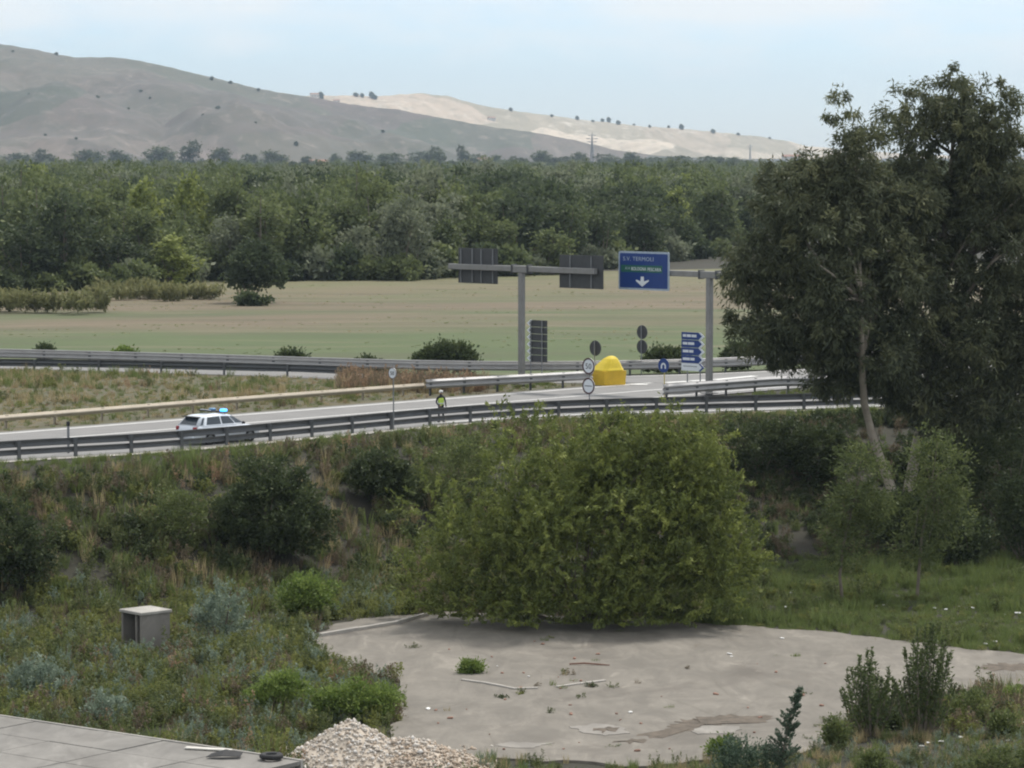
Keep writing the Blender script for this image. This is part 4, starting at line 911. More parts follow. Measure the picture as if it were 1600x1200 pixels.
TP = {k: [tree_proto(k, 20 + 7 * i + 31 * j) for j in range(3)] for i, k in enumerate(KINDS)}
WLABEL = {'olive': 'olive-green rounded willow at the woodland edge beyond the dry meadow', 'dark': 'deep green broad tree at the woodland edge beyond the dry meadow',
          'yellow': 'narrow bright yellow-green poplar among darker woodland trees', 'silver': 'silvery grey-green bushy willow at the woodland edge'}
def wood_tree(p, kind, s, sz, label=None, group='trees along the woodland edge'):
    cm, tm, h = TP[kind][random.randrange(3)]
    e = empty(kind_name[kind], p, random.uniform(0, 6.28), label=label or WLABEL[kind], cat='tree', group=group); e.scale = (s, s, sz)
    link('crown', cm, FOL[kind], e); link('trunk', tm, M_BARK, e); return e
kind_name = {'olive': 'willow_tree', 'dark': 'woodland_tree', 'yellow': 'poplar_tree', 'silver': 'silver_willow'}
edge = lambda x: np.interp(x, [-80, 0, 180, 330, 450, 640, 700, 860, 1000, 1140, 1300], [360, 362, 372, 392, 392, 395, 405, 412, 455, 490, 500])
r = random.Random(4); cand = []
row = 0
dd = 4.0
while dd < 260 and len(cand) < 300:
    x = -40 + r.uniform(0, 30)
    while x < 1190:
        D = float(edge(x)) + dd + r.uniform(-2.5, 2.5); cand.append((x, D)); x += (5.6 + dd * .018) * r.uniform(.75, 1.25) / D * F
    dd += 7.5
cand = cand[:300]
for x, D in cand:
    X = (x - 800) / F * D; n_ = float(fbm(np.array(X * .03), np.array(D * .03), 3)); u = r.random()
    kind = 'silver' if u < .10 else 'dark' if u < .10 + .75 * max(0, n_ - .38) * 2 else 'yellow' if u > .965 else 'olive'
    if abs(x - 395) < 95 and kind == 'dark': kind = 'olive'
    s = r.uniform(.75, 1.15); front = D < float(edge(x)) + 9
    szz = s * r.uniform(.85, 1.2) * (.78 if front and r.random() < .6 else 1.0)
    wood_tree((X, D, float(ground_z(X, D))), kind, s, szz)
for x, y, w_, h_ in ((268, 446, 62, 82), (930, 404, 50, 60), (150, 440, 40, 60)):
    b_ = gp(x, y, FIELD); wood_tree((b_.x, b_.y, float(ground_z(b_.x, b_.y))), 'yellow', w_ * b_.y / F / 4.6, h_ * b_.y / F / 10.5)
ukm = {}
for k_ in ('olive', 'silver', 'dark'):
    ukm[k_] = leaf_crown('foliage', [(0, 0, 1.1, 1.5, 1.3, 1.1), (1, .2, .8, 1.0, 1, .8), (-1, 0, .9, .9, 1, .8)], 60, 20, .5, .45, .28, seed=77, zmin=0)[0]
for i in range(64):
    x = -30 + i * 19 + r.uniform(-8, 8); D = float(edge(x)) + r.uniform(-2, 4); X = (x - 800) / F * D; k_ = r.choice(['olive', 'olive', 'silver', 'dark'])
    e = link('woodland_shrub', ukm[k_], FOL[k_]); e.location = (X, D, float(ground_z(X, D))); s = r.uniform(.8, 1.7); e.scale = (s, s, s * r.uniform(.8, 1.3)); e.rotation_euler = (0, 0, r.uniform(0, 6))
    tag(e, {'olive': 'olive undergrowth shrub', 'silver': 'silvery undergrowth shrub', 'dark': 'dark green undergrowth shrub'}[k_] + ' at the foot of the woodland edge', 'shrub', 'undergrowth along the woodland edge')
# the far wood that reads as one mass
cs = proto_collection('wood_tree', [(t[0], FOL[k]) for k in KINDS for t in TP[k]])
N = 16000; rr = np.random.default_rng(9)
D = 520 + 2250 * rr.random(N) ** 1.35; x = rr.uniform(-160, 1900, N); X = (x - 800) / F * D
dmin = edge(x) + 125; ok = D > dmin
dens = np.where(fbm(X / 90 + 4, D / 150, 3) > np.interp(D, [500, 700, 1000, 2700], [.1, .36, .44, .47]), 1.0, .12); ok &= rr.random(N) < dens
X, D = X[ok], D[ok]; n_ = fbm(X * .010, D * .005, 3); u = rr.random(len(X))
ki = np.where(u < .16, 3, np.where(u < .16 + np.clip(n_ - .44, 0, 1) * 5.5, 1, np.where(u > .985, 2, 0))); idx_ = ki * 3 + rr.integers(0, 3, len(X))
s = rr.uniform(.75, 1.25, len(X)) * np.interp(D, [500, 1200, 2000], [1.0, .92, .72])
scatter('far_woodland', np.stack([X, D, ground_z(X, D)], -1), rr.uniform(0, 6.28, len(X)), np.stack([s * 1.05, s * 1.05, s * rr.uniform(.75, 1.1, len(X))], -1), idx_, cs, 'wide far-off wood filling the valley floor below the hills', 'woodland', .04)
# belt of larger dark trees at the foot of the hills
for x, y, w_, h_ in ((70, 246, 30, 14), (140, 245, 44, 16), (185, 246, 36, 17), (250, 245, 50, 22), (300, 240, 28, 22), (345, 245, 30, 20), (428, 250, 38, 20), (480, 250, 16, 10), (525, 252, 20, 16), (560, 253, 42, 22), (612, 254, 40, 20), (662, 254, 46, 22), (684, 248, 24, 20), (723, 250, 18, 24), (740, 254, 26, 14), (772, 256, 26, 18), (800, 255, 16, 12), (815, 257, 20, 14), (845, 252, 32, 22), (880, 255, 40, 14), (905, 253, 24, 20), (950, 254, 44, 14), (985, 253, 26, 20), (1020, 254, 44, 12), (1060, 253, 40, 14), (1110, 252, 44, 12), (1150, 252, 40, 10), (30, 247, 44, 12), (390, 250, 26, 14)):
    D = 2380. + 8 * (x % 17); X = (x - 800) / F * D; zt = zat(y - h_, D); zb = float(ground_z(X, D))
    wood_tree((X, D, zb), 'dark', max(1.0, w_ * D / F / 6.2), max(1.0, (zt - zb) / 10.5), 'large dark tree in the belt at the foot of the grazed hill', 'dark trees at the foot of the hills')

# ------------------------------------------------------------------ single shrubs and trees
def blob_px(base, items, dep=.9):
    """ellipses measured on the photo, given real depth about the plant's own distance; local to base"""
    Y = base.y; out = []
    for it in items:
        cx, cy, rx, ry = it[:4]; dy = it[4] if len(it) > 4 else 0; c = pd(cx, cy, Y + dy) - base; k = Y / F
        out.append((c.x, c.y, c.z, rx * k, min(rx, ry * 1.4) * k * dep, ry * k))
    return out
def bush(name, bpx, items, mat, label, cat='shrub', style='leaf', n=260, per=40, L=.2, Wd=.09, crad=.35, up=.4, tint=(.5, .2), shell=.45, seed=1, group=None, dep=.9, stems=8, ln=.9, stem_mat=None, base=None, droop=0., zmin=0, lump=0):
    base = base or ghit(*bpx); e = empty(name, base, 0, label=label, cat=cat, group=group); bl = blob_px(base, items, dep)
    if lump:
        rs_ = np.random.default_rng(seed + 5); cc, _d = sample_blobs(bl, lump, .45, rs_); q_ = rs_.uniform(.55, 1.15, len(cc)); bl = [(c[0], c[1], max(c[2], zmin + .5), q, q, q * .85) for c, q in zip(cc, q_)]
    if style == 'leaf': me, C = leaf_crown('foliage', bl, n, per, crad, L, Wd, tint, shell, up=up, droop=droop, seed=seed, zmin=zmin)
    else: me, C = shoot_crown('foliage', bl, n, ln, per, L, Wd, up=up, tint=tint, shell=shell, seed=seed, zmin=zmin)
    link('foliage', me, mat, e)
    mb = MB(); rr_ = random.Random(seed); limbs(mb, (0, 0, -.3), [tuple(C[rr_.randrange(len(C))]) for _ in range(stems)], .06, rr_, 5, .12); mb.build('stems', stem_mat or M_BARK, e)
    return e
F_WIL = foliage('willow leaf', (.050, .066, .019), (.096, .117, .029), (.170, .190, .047), .16, .05)
F_BUSH = foliage('bramble leaf', (.022, .032, .014), (.040, .054, .022), (.065, .080, .032), .2, .2)
F_OLV = foliage('olive shrub leaf', (.045, .060, .022), (.080, .100, .035), (.125, .145, .050), .25, .2)
F_GRN = foliage('fresh shrub leaf', (.055, .085, .020), (.095, .135, .032), (.15, .19, .05), .28, .2)
F_SAGE = foliage('sage leaf', (.075, .105, .075), (.120, .155, .115), (.18, .215, .165), .2, .2)
F_EUC = foliage('eucalyptus leaf', (.042, .050, .030), (.070, .080, .044), (.120, .125, .062), .22, .05)
F_RED = foliage('reed leaf', (.09, .095, .04), (.14, .145, .065), (.20, .19, .09), .25, .2)
F_RUST = foliage('rusty dead leaf', (.13, .085, .05), (.20, .135, .085), (.28, .20, .13), .2, .3)

# big willow bush on the yard
bush('willow_bush', None, [(900, 840, 215, 120), (1000, 785, 150, 125), (1045, 730, 95, 70, 1), (930, 732, 110, 60, 1.5), (850, 770, 120, 95), (740, 880, 100, 75, -.5), (690, 905, 55, 50), (1090, 860, 80, 85, -.5), (860, 930, 150, 50, -1.5), (1010, 930, 120, 45, -1.5), (1080, 740, 60, 70), (770, 820, 80, 70), (700, 935, 60, 38, -1), (780, 950, 80, 36, -2), (880, 956, 90, 34, -2.6), (980, 954, 90, 34, -2.6), (1070, 936, 70, 42, -1.6), (660, 900, 40, 40), (1120, 890, 50, 50, -.5)],
     F_WIL, 'huge rounded yellow-green willow bush overhanging the concrete yard', 'bush', 'shoot', n=5200, per=30, L=.20, Wd=.06, up=.7, shell=.6, seed=3, ln=.85, lump=300, stems=26, base=gp(905, 972, LOW), tint=(.47, .22), zmin=.3)
# scrub on the embankment
bush('bramble_shrub', (425, 872), [(425, 800, 92, 70), (380, 810, 55, 50), (470, 820, 55, 48), (420, 750, 60, 35)], F_BUSH, 'broad dark rounded bramble shrub on the weedy slope below the police car', n=480, per=46, L=.17, Wd=.10, seed=5)
bush('bramble_shrub', (597, 790), [(597, 745, 48, 40), (570, 735, 28, 28), (620, 750, 28, 34)], F_BUSH, 'smaller dark shrub beside a tan dead plant on the slope below the guardrail', n=220, per=46, L=.17, Wd=.10, seed=6)
bush('bramble_shrub', (5, 918), [(0, 850, 78, 66), (45, 870, 40, 44), (-40, 830, 60, 60)], F_BUSH, 'dark bramble mass on the slope furthest from the willow bush', n=330, per=46, L=.17, Wd=.10, seed=7)
bush('olive_shrub', (275, 850), [(275, 805, 60, 42), (250, 815, 40, 30)], F_OLV, 'olive low shrub on the slope beside the broad dark bramble', n=160, per=40, seed=8, L=.15, Wd=.07)
bush('olive_shrub', (700, 800), [(705, 735, 60, 50), (740, 715, 40, 35)], F_OLV, 'olive shrub leaning on the far side of the huge willow bush', n=170, per=40, seed=9, L=.15, Wd=.07)
bush('fresh_shrub', (482, 968), [(482, 930, 42, 36), (460, 940, 25, 25)], F_GRN, 'fresh green round shrub at the corner of the concrete yard', n=190, per=40, seed=10, L=.15, Wd=.07)
bush('sage_shrub', (342, 1008), [(342, 960, 36, 44), (325, 975, 22, 28), (365, 970, 20, 30)], F_SAGE, 'blue-grey sage bush standing beside the concrete booth', style='shoot', n=170, per=30, L=.13, Wd=.05, ln=.5, up=1.2, seed=11, stems=6)
bush('sage_shrub', (160, 1140), [(160, 1115, 28, 26), (185, 1120, 20, 20)], F_SAGE, 'blue-grey sage clump touching the platform edge', style='shoot', n=90, per=28, L=.13, Wd=.05, ln=.45, up=1.2, seed=12, stems=5)
bush('sage_shrub', (60, 1090), [(60, 1065, 42, 30)], F_SAGE, 'low spreading sage clump in yellow-green weeds near the platform', style='shoot', n=110, per=28, L=.13, Wd=.05, ln=.4, up=1.2, seed=13, stems=5)
bush('fresh_shrub', (560, 1128), [(560, 1095, 58, 30), (595, 1100, 32, 26), (515, 1100, 40, 24)], F_GRN, 'bright green low shrub behind the gravel heap on the yard edge', n=260, per=40, L=.13, Wd=.06, crad=.28, seed=14)
bush('fresh_shrub', (440, 1120), [(440, 1085, 42, 34), (410, 1100, 30, 24)], F_GRN, 'bright green weedy shrub between the platform and the gravel heap', n=200, per=40, L=.13, Wd=.06, crad=.28, seed=15)
# dark scrub under the eucalyptus
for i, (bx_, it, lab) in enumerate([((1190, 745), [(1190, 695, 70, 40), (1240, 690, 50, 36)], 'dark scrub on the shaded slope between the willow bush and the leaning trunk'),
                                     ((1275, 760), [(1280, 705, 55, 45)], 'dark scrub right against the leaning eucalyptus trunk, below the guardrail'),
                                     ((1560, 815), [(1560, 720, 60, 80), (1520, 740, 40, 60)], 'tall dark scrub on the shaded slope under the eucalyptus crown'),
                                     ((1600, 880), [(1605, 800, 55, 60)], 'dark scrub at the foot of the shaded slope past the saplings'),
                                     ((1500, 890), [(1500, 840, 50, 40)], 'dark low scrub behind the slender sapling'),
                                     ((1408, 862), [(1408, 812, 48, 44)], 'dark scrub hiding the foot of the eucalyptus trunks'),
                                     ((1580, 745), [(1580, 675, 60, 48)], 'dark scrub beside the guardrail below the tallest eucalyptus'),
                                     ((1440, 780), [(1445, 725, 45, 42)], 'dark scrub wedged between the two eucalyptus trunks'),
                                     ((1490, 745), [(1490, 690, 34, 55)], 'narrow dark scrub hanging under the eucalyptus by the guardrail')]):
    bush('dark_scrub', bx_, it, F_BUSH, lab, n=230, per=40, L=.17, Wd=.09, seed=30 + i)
# slender saplings
def sapling(name, bpx, trunk, items, mat, label, n, seed, **k):
    e = bush(name, bpx, items, mat, label, 'tree', n=n, seed=seed, stems=0, **k); b = e.location
    pts = [(0, 0, -.3)] + [tuple(pd(x, y, b.y) - b) for x, y in trunk]; L_ = len(pts)
    mb = MB(); mb.tube(pts, [.09 * (1 - .75 * i / (L_ - 1)) for i in range(L_)], 7)
    bl = blob_px(b, items); rr_ = random.Random(seed)
    for c in bl:
        for _ in range(3): limbs(mb, pts[-2], [(c[0] + rr_.uniform(-.6, .6) * c[3], c[1] + rr_.uniform(-.6, .6) * c[4], c[2] + rr_.uniform(-.5, .5) * c[5])], .035, rr_, 5)
    mb.build('trunk', M_BARK, e); return e
sapling('sapling', (1318, 942), [(1312, 900), (1318, 850), (1335, 780), (1345, 720)], [(1345, 745, 42, 60), (1335, 800, 50, 50), (1365, 790, 36, 46), (1325, 850, 45, 36)], F_OLV, 'slender young tree with a thin dark bent trunk in the grass by the yard', 230, 41, per=38, L=.19, Wd=.06, crad=.4, droop=.3)
sapling('sapling', (1432, 935), [(1436, 890), (1440, 840), (1455, 760), (1465, 690)], [(1465, 720, 48, 55), (1450, 780, 60, 50), (1480, 800, 40, 46), (1440, 850, 50, 32)], F_OLV, 'taller young tree with drooping leaves beneath the eucalyptus trunk', 240, 42, per=38, L=.19, Wd=.06, crad=.4, droop=.3)

# eucalyptus pair
def eucalyptus(base, trunk, items, label, n, seed, r0):
    e = empty('eucalyptus_tree', base, 0, label=label, cat='tree'); bl = blob_px(base, [(a[0], a[1], a[2] * 1.12, a[3] * 1.12) + tuple(a[4:]) for a in items], 1.0)
    rs_ = np.random.default_rng(seed); cc, _d = sample_blobs(bl, int(n * .36), .35, rs_); sub = [(c[0], c[1], c[2], q, q, q * .8) for c, q in zip(cc, rs_.uniform(.65, 1.45, len(cc)))]
    me, C = leaf_crown('crown', sub, int(n * 1.9), 78, .40, .32, .08, (.48, .2), .55, droop=.85, seed=seed, flat=1.0); link('crown', me, F_EUC, e)
    mb = MB(); pts = [Vector((0, 0, -.4))] + [pd(x, y, base.y + dy) - base for x, y, dy in trunk]
    mb.tube([tuple(p_) for p_ in pts], [r0 * (1 - .8 * i / (len(pts) - 1)) for i in range(len(pts))], 9)
    rr_ = random.Random(seed)
    for i in range(70):
        k_ = rr_.randrange(len(pts) // 2, len(pts)); c = Vector(C[rr_.randrange(len(C))]); st_ = pts[k_]
        if c.z < st_.z - 1: continue
        limbs(mb, st_, [c], .12, rr_, 5, .12)
    mb.build('trunk', M_EUBARK, e, True); return e
eb = gp(1402, 850, LOW + .35); eb.z = float(ground_z(eb.x, eb.y))
eucalyptus(eb, [(1400, 780, 0), (1382, 735, 0), (1366, 690, 0), (1350, 630, -.6), (1346, 560, -2.0), (1345, 470, -2.9), (1343, 400, -2.4), (1340, 300, .8), (1340, 215, .8)],
  [(1340, 192, 30, 34), (1350, 222, 22, 16), (1305, 265, 50, 30), (1250, 300, 50, 40), (1320, 310, 80, 45), (1215, 350, 50, 42), (1290, 375, 95, 55, -1), (1380, 350, 70, 60), (1225, 430, 75, 48), (1330, 455, 90, 60, -1.5), (1180, 490, 42, 36), (1255, 510, 85, 48, -1), (1350, 540, 80, 50), (1205, 545, 42, 36), (1240, 580, 32, 22), (1325, 590, 50, 26), (1165, 455, 26, 28), (1400, 470, 60, 60)],
  'tall eucalyptus with a leaning trunk and a broad drooping crown over the guardrail', 860, 51, .30)
eb2 = gp(1428, 846, LOW + .35); eb2.y += 2.5; eb2.z = float(ground_z(eb2.x, eb2.y))
eucalyptus(eb2, [(1420, 770, 0), (1432, 700, .3), (1450, 620, .5), (1462, 520, .8), (1470, 420, 1), (1480, 320, 1.2), (1488, 240, 1.2), (1492, 160, 1.2)],
  [(1487, 152, 48, 36), (1440, 180, 42, 34), (1540, 165, 26, 36), (1500, 205, 78, 38), (1440, 270, 60, 50), (1520, 265, 75, 48), (1590, 300, 60, 55), (1470, 350, 80, 60), (1570, 390, 85, 60), (1490, 450, 80, 60), (1590, 490, 75, 55), (1510, 550, 80, 50), (1450, 600, 60, 36), (1600, 570, 60, 44), (1480, 650, 36, 44), (1660, 400, 80, 90), (1670, 540, 70, 70), (1440, 520, 60, 50), (1575, 235, 30, 22), (1425, 240, 45, 38), (1395, 290, 40, 40), (1545, 625, 60, 36), (1610, 640, 50, 36), (1450, 645, 42, 34), (1400, 590, 50, 34)],
  'tallest eucalyptus with a high domed top, standing behind the leaning one', 1050, 52, .36)

# lone tree and reeds in the field
lt = gp(392, 471, FIELD); lt.z = float(ground_z(lt.x, lt.y))
e = bush('lone_tree', None, [(398, 412, 36, 28), (374, 432, 20, 19), (424, 430, 24, 22), (396, 390, 24, 13), (391, 443, 17, 13)], FOL['dark'], 'dark rounded lone tree standing in the dry meadow', 'tree', n=230, per=24, L=.38, Wd=.24, crad=.5, seed=61, base=lt, stems=10)
bush('meadow_shrub', None, [(398, 470, 28, 7), (385, 466, 14, 8)], FOL['dark'], 'low dark shrub around the foot of the lone tree', n=60, per=24, L=.4, Wd=.25, crad=.5, seed=62, base=gp(400, 477, FIELD - .05), stems=3)
for i, (x0, x1, y0, y1, lab) in enumerate([(-30, 165, 457, 488, 'long low bank of reeds along the meadow edge in front of silver willows'), (150, 262, 444, 466, 'low bank of reeds between the meadow and the yellow-green poplar'), (255, 335, 447, 468, 'short clump of reeds beside the lone tree')]):
    n_ = max(2, int((x1 - x0) / 26)); b_ = gp((x0 + x1) / 2, y1, FIELD); b_.z = float(ground_z(b_.x, b_.y))
    bush('reed_bank', None, [(x0 + (x1 - x0) * (k + .5) / n_, (y0 + y1) / 2 + 5 + random.uniform(-3, 3), random.uniform(18, 34), (y1 - y0) * random.uniform(.28, .46), random.uniform(-3, 6)) for k in range(n_)], F_RED, lab, 'reeds', 'shoot', n=90 * n_, per=10, L=.7, Wd=.12, up=2.5, ln=1.2, seed=70 + i, base=b_, stems=3)
for i, (x0, x1, y0, y1, lab) in enumerate([(640, 756, 533, 574, 'large dark shrub behind the far guardrail, beside the T-shaped gantry'), (1000, 1082, 541, 574, 'dark shrub behind the far guardrail below the paired sign backs'), (428, 482, 549, 570, 'small dark shrub peeping over the far guardrail beside the large one'), (545, 602, 560, 578, 'lowest dark shrub behind the far guardrail above the rusty reeds'), (178, 212, 543, 564, 'pale-topped small shrub behind the far guardrail'), (62, 78, 540, 560, 'tiny dark shrub alone behind the far guardrail'), (1128, 1178, 535, 570, 'dark shrub between the gantry column and the eucalyptus crown')]):
    b_ = gp((x0 + x1) / 2, y1 + 12, 0); b_.y = float(Y2(b_.x)) + 3.5 + (x1 - x0) * .02; b_.x = ((x0 + x1) / 2 - 800) / F * b_.y; b_.z = float(ground_z(b_.x, b_.y))
    w_ = (x1 - x0) / 2; xm = (x0 + x1) / 2; h_ = (y1 - y0) / 2
    bush('roadside_shrub', None, [(xm, (y0 + y1) / 2 + 2, w_ * .7, h_), (xm - w_ * .5, (y0 + y1) / 2 + h_ * .4, w_ * .45, h_ * .7), (xm + w_ * .5, (y0 + y1) / 2 + h_ * .5, w_ * .45, h_ * .65)], F_BUSH if i != 4 else F_GRN, lab, n=int(60 + w_ * 3), per=36, L=.24, Wd=.14, crad=.4, seed=80 + i, base=b_, stems=4)

# saplings and weeds standing on and around the yard
def shoots(name, bpx, tips, mat, label, seed, lv=46, L=.16, Wd=.06, spread=.10):
    """upright leafy stems: one leaf-clad shoot per tip"""
    base = ghit(*bpx); e = empty(name, base, 0, label=label, cat='sapling'); rr_ = np.random.default_rng(seed); P_, Dv, T_ = [], [], []; mb = MB()
    for x, y in tips:
        tp = pd(x, y, base.y + rr_.uniform(-.6, .6)) - base; b0 = Vector((tp.x * .25, tp.y * .3, -.1)); m = b0.lerp(tp, .5) + Vector((tp.x * .12, 0, -.1))
        mb.tube([tuple(b0), tuple(m), tuple(tp)], [.03, .02, .008], 5); hh = tp.z; n_ = int(lv * max(.5, hh / 2))
        t = .18 + .82 * rr_.random(n_) ** .8; q = (1 - t)[:, None] ** 2 * np.array(b0) + 2 * ((1 - t) * t)[:, None] * np.array(m) + (t ** 2)[:, None] * np.array(tp)
        sd_ = rr_.normal(size=(n_, 3)); P_.append(q + sd_ * spread * (1.15 - t)[:, None] * np.array([1, 1, .6])); Dv.append(sd_ + np.array([0, 0, .9])); T_.append(np.clip(.5 + .2 * rr_.normal(size=n_), 0, 1))
    V, Fq, T_ = leaves(np.concatenate(P_), np.concatenate(Dv), L, Wd, np.concatenate(T_), seed=seed); link('foliage', mesh_np('foliage', V, Fq, T_), mat, e); mb.build('stems', M_BARK, e); return e
rs = random.Random(3)
def tips(x0, x1, yt, yb, n_, peak=.5):
    o = []
    for i in range(n_):
        f = (i + rs.uniform(.2, .8)) / n_; y = yt + abs(f - peak) ** 1.5 * (yb - yt) * 1.3 + rs.uniform(0, (yb - yt) * .35); o.append((x0 + f * (x1 - x0), y))
    return o
F_SAP = foliage('sapling leaf', (.040, .056, .022), (.070, .092, .034), (.11, .135, .05), .25, .1)
shoots('yard_sapling', (1362, 1150), tips(1312, 1402, 1008, 1120, 22), F_SAP, 'bushy upright sapling growing at the edge of the concrete yard', 91, lv=130, spread=.17)
shoots('yard_sapling', (1440, 1150), tips(1392, 1496, 968, 1110, 26, .55), F_SAP, 'tallest upright sapling, many stems, beside its bushy neighbour on the yard', 92, lv=130, spread=.17)
def conifer(bpx, topx, label, seed):
    base = ghit(*bpx); e = empty('young_cypress', base, 0, label=label, cat='sapling'); tp = pd(*topx, base.y) - base; rr_ = np.random.default_rng(seed); P_, Dv, T_ = [], [], []; mb = MB()
    axis = lambda f: Vector((tp.x * f ** 2.2, tp.y * f, tp.z * f)); mb.tube([tuple(axis(f)) for f in np.linspace(0, 1, 8)], [.05 * (1 - f * .85) for f in np.linspace(0, 1, 8)], 6)
    for i in range(64):
        f = .05 + .93 * rr_.random(); a = rr_.uniform(0, 6.28); ln = (.78 * (1 - f) ** .8 + .10); d = Vector((math.cos(a), math.sin(a), .75)).normalized(); b0 = axis(f)
        mb.tube([tuple(b0), tuple(b0 + d * ln)], [.012, .004], 4); t = rr_.random(44); q = np.array(b0) + np.outer(t * ln, np.array(d)) + rr_.normal(size=(44, 3)) * .055 * (1.2 - t)[:, None]
        P_.append(q); Dv.append(np.array(d) + .6 * rr_.normal(size=(44, 3))); T_.append(np.clip(.5 + .2 * rr_.normal(size=44), 0, 1))
    V, Fq, T_ = leaves(np.concatenate(P_), np.concatenate(Dv), .13, .05, np.concatenate(T_), seed=seed); link('foliage', mesh_np('foliage', V, Fq, T_), F_CYP, e); mb.build('stem', M_BARK, e)
F_CYP = foliage('cypress scale', (.030, .050, .032), (.050, .075, .048), (.080, .108, .070), .15, .1)
conifer((1222, 1222), (1252, 1074), 'young dark cypress with its tip bent over, in front of the concrete yard', 95)
bush('cypress_bush', (1165, 1215), [(1165, 1190, 40, 26)], F_CYP, 'low dark cypress bush at the foot of the bent young cypress', style='shoot', n=120, per=30, L=.12, Wd=.045, ln=.5, up=.9, seed=96, stems=4)
for i, (x0, x1, y0, y1, m_, lab) in enumerate([(1478, 1562, 1074, 1130, F_OLV, 'olive low shrub beside the tallest sapling'), (1556, 1625, 1070, 1104, F_GRN, 'green low shrub on the sunlit corner of the yard'), (1540, 1612, 1106, 1152, F_OLV, 'dark olive low shrub in the litter-strewn grass'), (1510, 1640, 1160, 1215, F_OLV, 'wide low shrub near the scattered white litter'), (1103, 1156, 1150, 1186, F_GRN, 'rounded green tuft shrub on the stained concrete'), (716, 757, 1030, 1056, F_GRN, 'small round green weed on the concrete yard beside a white kerb line'), (1285, 1325, 1120, 1170, F_OLV, 'thin olive shrub at the foot of the bushy sapling'), (1340, 1395, 1168, 1215, F_OLV, 'olive shrub between the bent cypress and the litter')]):
    bush('yard_shrub', ((x0 + x1) / 2, y1), [((x0 + x1) / 2, (y0 + y1) / 2 + 2, (x1 - x0) / 2 * .8, (y1 - y0) / 2), ((x0 * .7 + x1 * .3), (y0 + y1) / 2 + 6, (x1 - x0) * .25, (y1 - y0) * .3)], m_, lab, n=90, per=34, L=.11, Wd=.05, crad=.2, seed=100 + i, stems=5, tint=(.5, .22))

# ------------------------------------------------------------------ ground cover
def tuft(n_, h, spread, w, lean, seed):
    r = np.random.default_rng(seed); a = r.uniform(0, 6.28, n_); rad = spread * np.sqrt(r.random(n_)); b0 = np.stack([np.cos(a) * rad, np.sin(a) * rad, np.full(n_, -.05)], -1)
    hh = h * (.45 + .75 * r.random(n_)); la = a + r.normal(size=n_) * .9; ld = np.stack([np.cos(la), np.sin(la), 0 * la], -1) * (lean * hh * (.3 + r.random(n_)))[:, None]
    sd_ = np.stack([-np.sin(la), np.cos(la), 0 * la], -1) * w * .5
    th = r.uniform(0, 6.28, n_); sd_ = np.stack([np.cos(th), np.sin(th), 0 * th], -1) * w * .5
    m = b0 + ld * .35 + np.stack([0 * hh, 0 * hh, hh * .55], -1); t = b0 + ld + np.stack([0 * hh, 0 * hh, hh], -1)
    V = np.stack([b0 - sd_, b0 + sd_, m + sd_ * .8, m - sd_ * .8, t + sd_ * .15, t - sd_ * .15], 1).reshape(-1, 3)
    k = 6 * np.arange(n_)[:, None]; Fq = np.concatenate([k + np.array([[0, 1, 2, 3]]), k + np.array([[3, 2, 4, 5]])]); tn_ = np.clip(.5 + .22 * r.normal(size=n_), 0, 1)
    return mesh_np('tuft', V, Fq, np.r_[tn_, tn_])
def weed(n_st, h, spread, per, L, Wd, seed, bushy=.12):
    r = np.random.default_rng(seed); P_, Dv, T_ = [], [], []
    for i in range(n_st):
        a = r.uniform(0, 6.28); b0 = np.array([math.cos(a), math.sin(a), 0]) * spread * r.random(); tp = b0 * 1.6 + np.array([r.normal() * .1, r.normal() * .1, h * r.uniform(.55, 1.15)])
        t = r.random(per) ** .7; q = b0 + np.outer(t, tp - b0) + r.normal(size=(per, 3)) * bushy * (1.15 - t)[:, None]; q[:, 2] = np.maximum(q[:, 2], .02); P_.append(q); Dv.append(r.normal(size=(per, 3)) + np.array([0, 0, .7])); T_.append(np.clip(.5 + .15 * r.normal() + .15 * r.normal(size=per), 0, 1))
    V, Fq, T_ = leaves(np.concatenate(P_), np.concatenate(Dv), L, Wd, np.concatenate(T_), seed=seed); return mesh_np('weed', V, Fq, T_)
G_GRN = foliage('green grass', (.060, .085, .026), (.100, .130, .042), (.150, .175, .065), .25, .4)
G_DRY = foliage('dry grass', (.15, .13, .07), (.23, .19, .105), (.33, .28, .165), .25, .4)
G_WEED = foliage('olive weeds', (.040, .054, .020), (.075, .090, .034), (.120, .130, .052), .25, .45)
G_YEL = foliage('yellow-green weeds', (.080, .092, .026), (.125, .138, .040), (.18, .185, .065), .28, .4)
G_BRN = foliage('brownish weeds', (.060, .052, .032), (.105, .085, .055), (.16, .125, .085), .2, .4)
GC = proto_collection('cover', [(tuft(46, .8, .28, .035, .35, 1), G_GRN), (tuft(60, .6, .34, .03, .5, 2), G_GRN), (tuft(40, 1.0, .25, .03, .25, 3), G_GRN),
    (tuft(30, .95, .22, .026, .2, 4), G_DRY), (tuft(46, .7, .3, .028, .4, 5), G_DRY), (weed(7, .9, .3, 34, .13, .06, 6), G_WEED), (weed(10, .7, .4, 30, .12, .06, 7), G_WEED), (weed(6, 1.15, .25, 40, .14, .05, 8), G_WEED),
    (weed(8, .75, .28, 34, .10, .04, 9), F_SAGE), (weed(6, 1.0, .22, 40, .11, .035, 10), F_SAGE), (weed(6, .9, .25, 26, .12, .05, 11), F_RUST), (tuft(34, .9, .25, .03, .3, 12), G_BRN),
    (weed(12, .7, .45, 34, .15, .09, 13, .2), F_BUSH), (weed(12, .9, .5, 34, .15, .09, 14, .22), F_BUSH), (weed(9, .8, .32, 36, .12, .06, 15), G_YEL), (weed(11, .6, .36, 32, .11, .06, 16), G_YEL),
    (weed(8, .85, .3, 30, .12, .05, 17), G_BRN)])
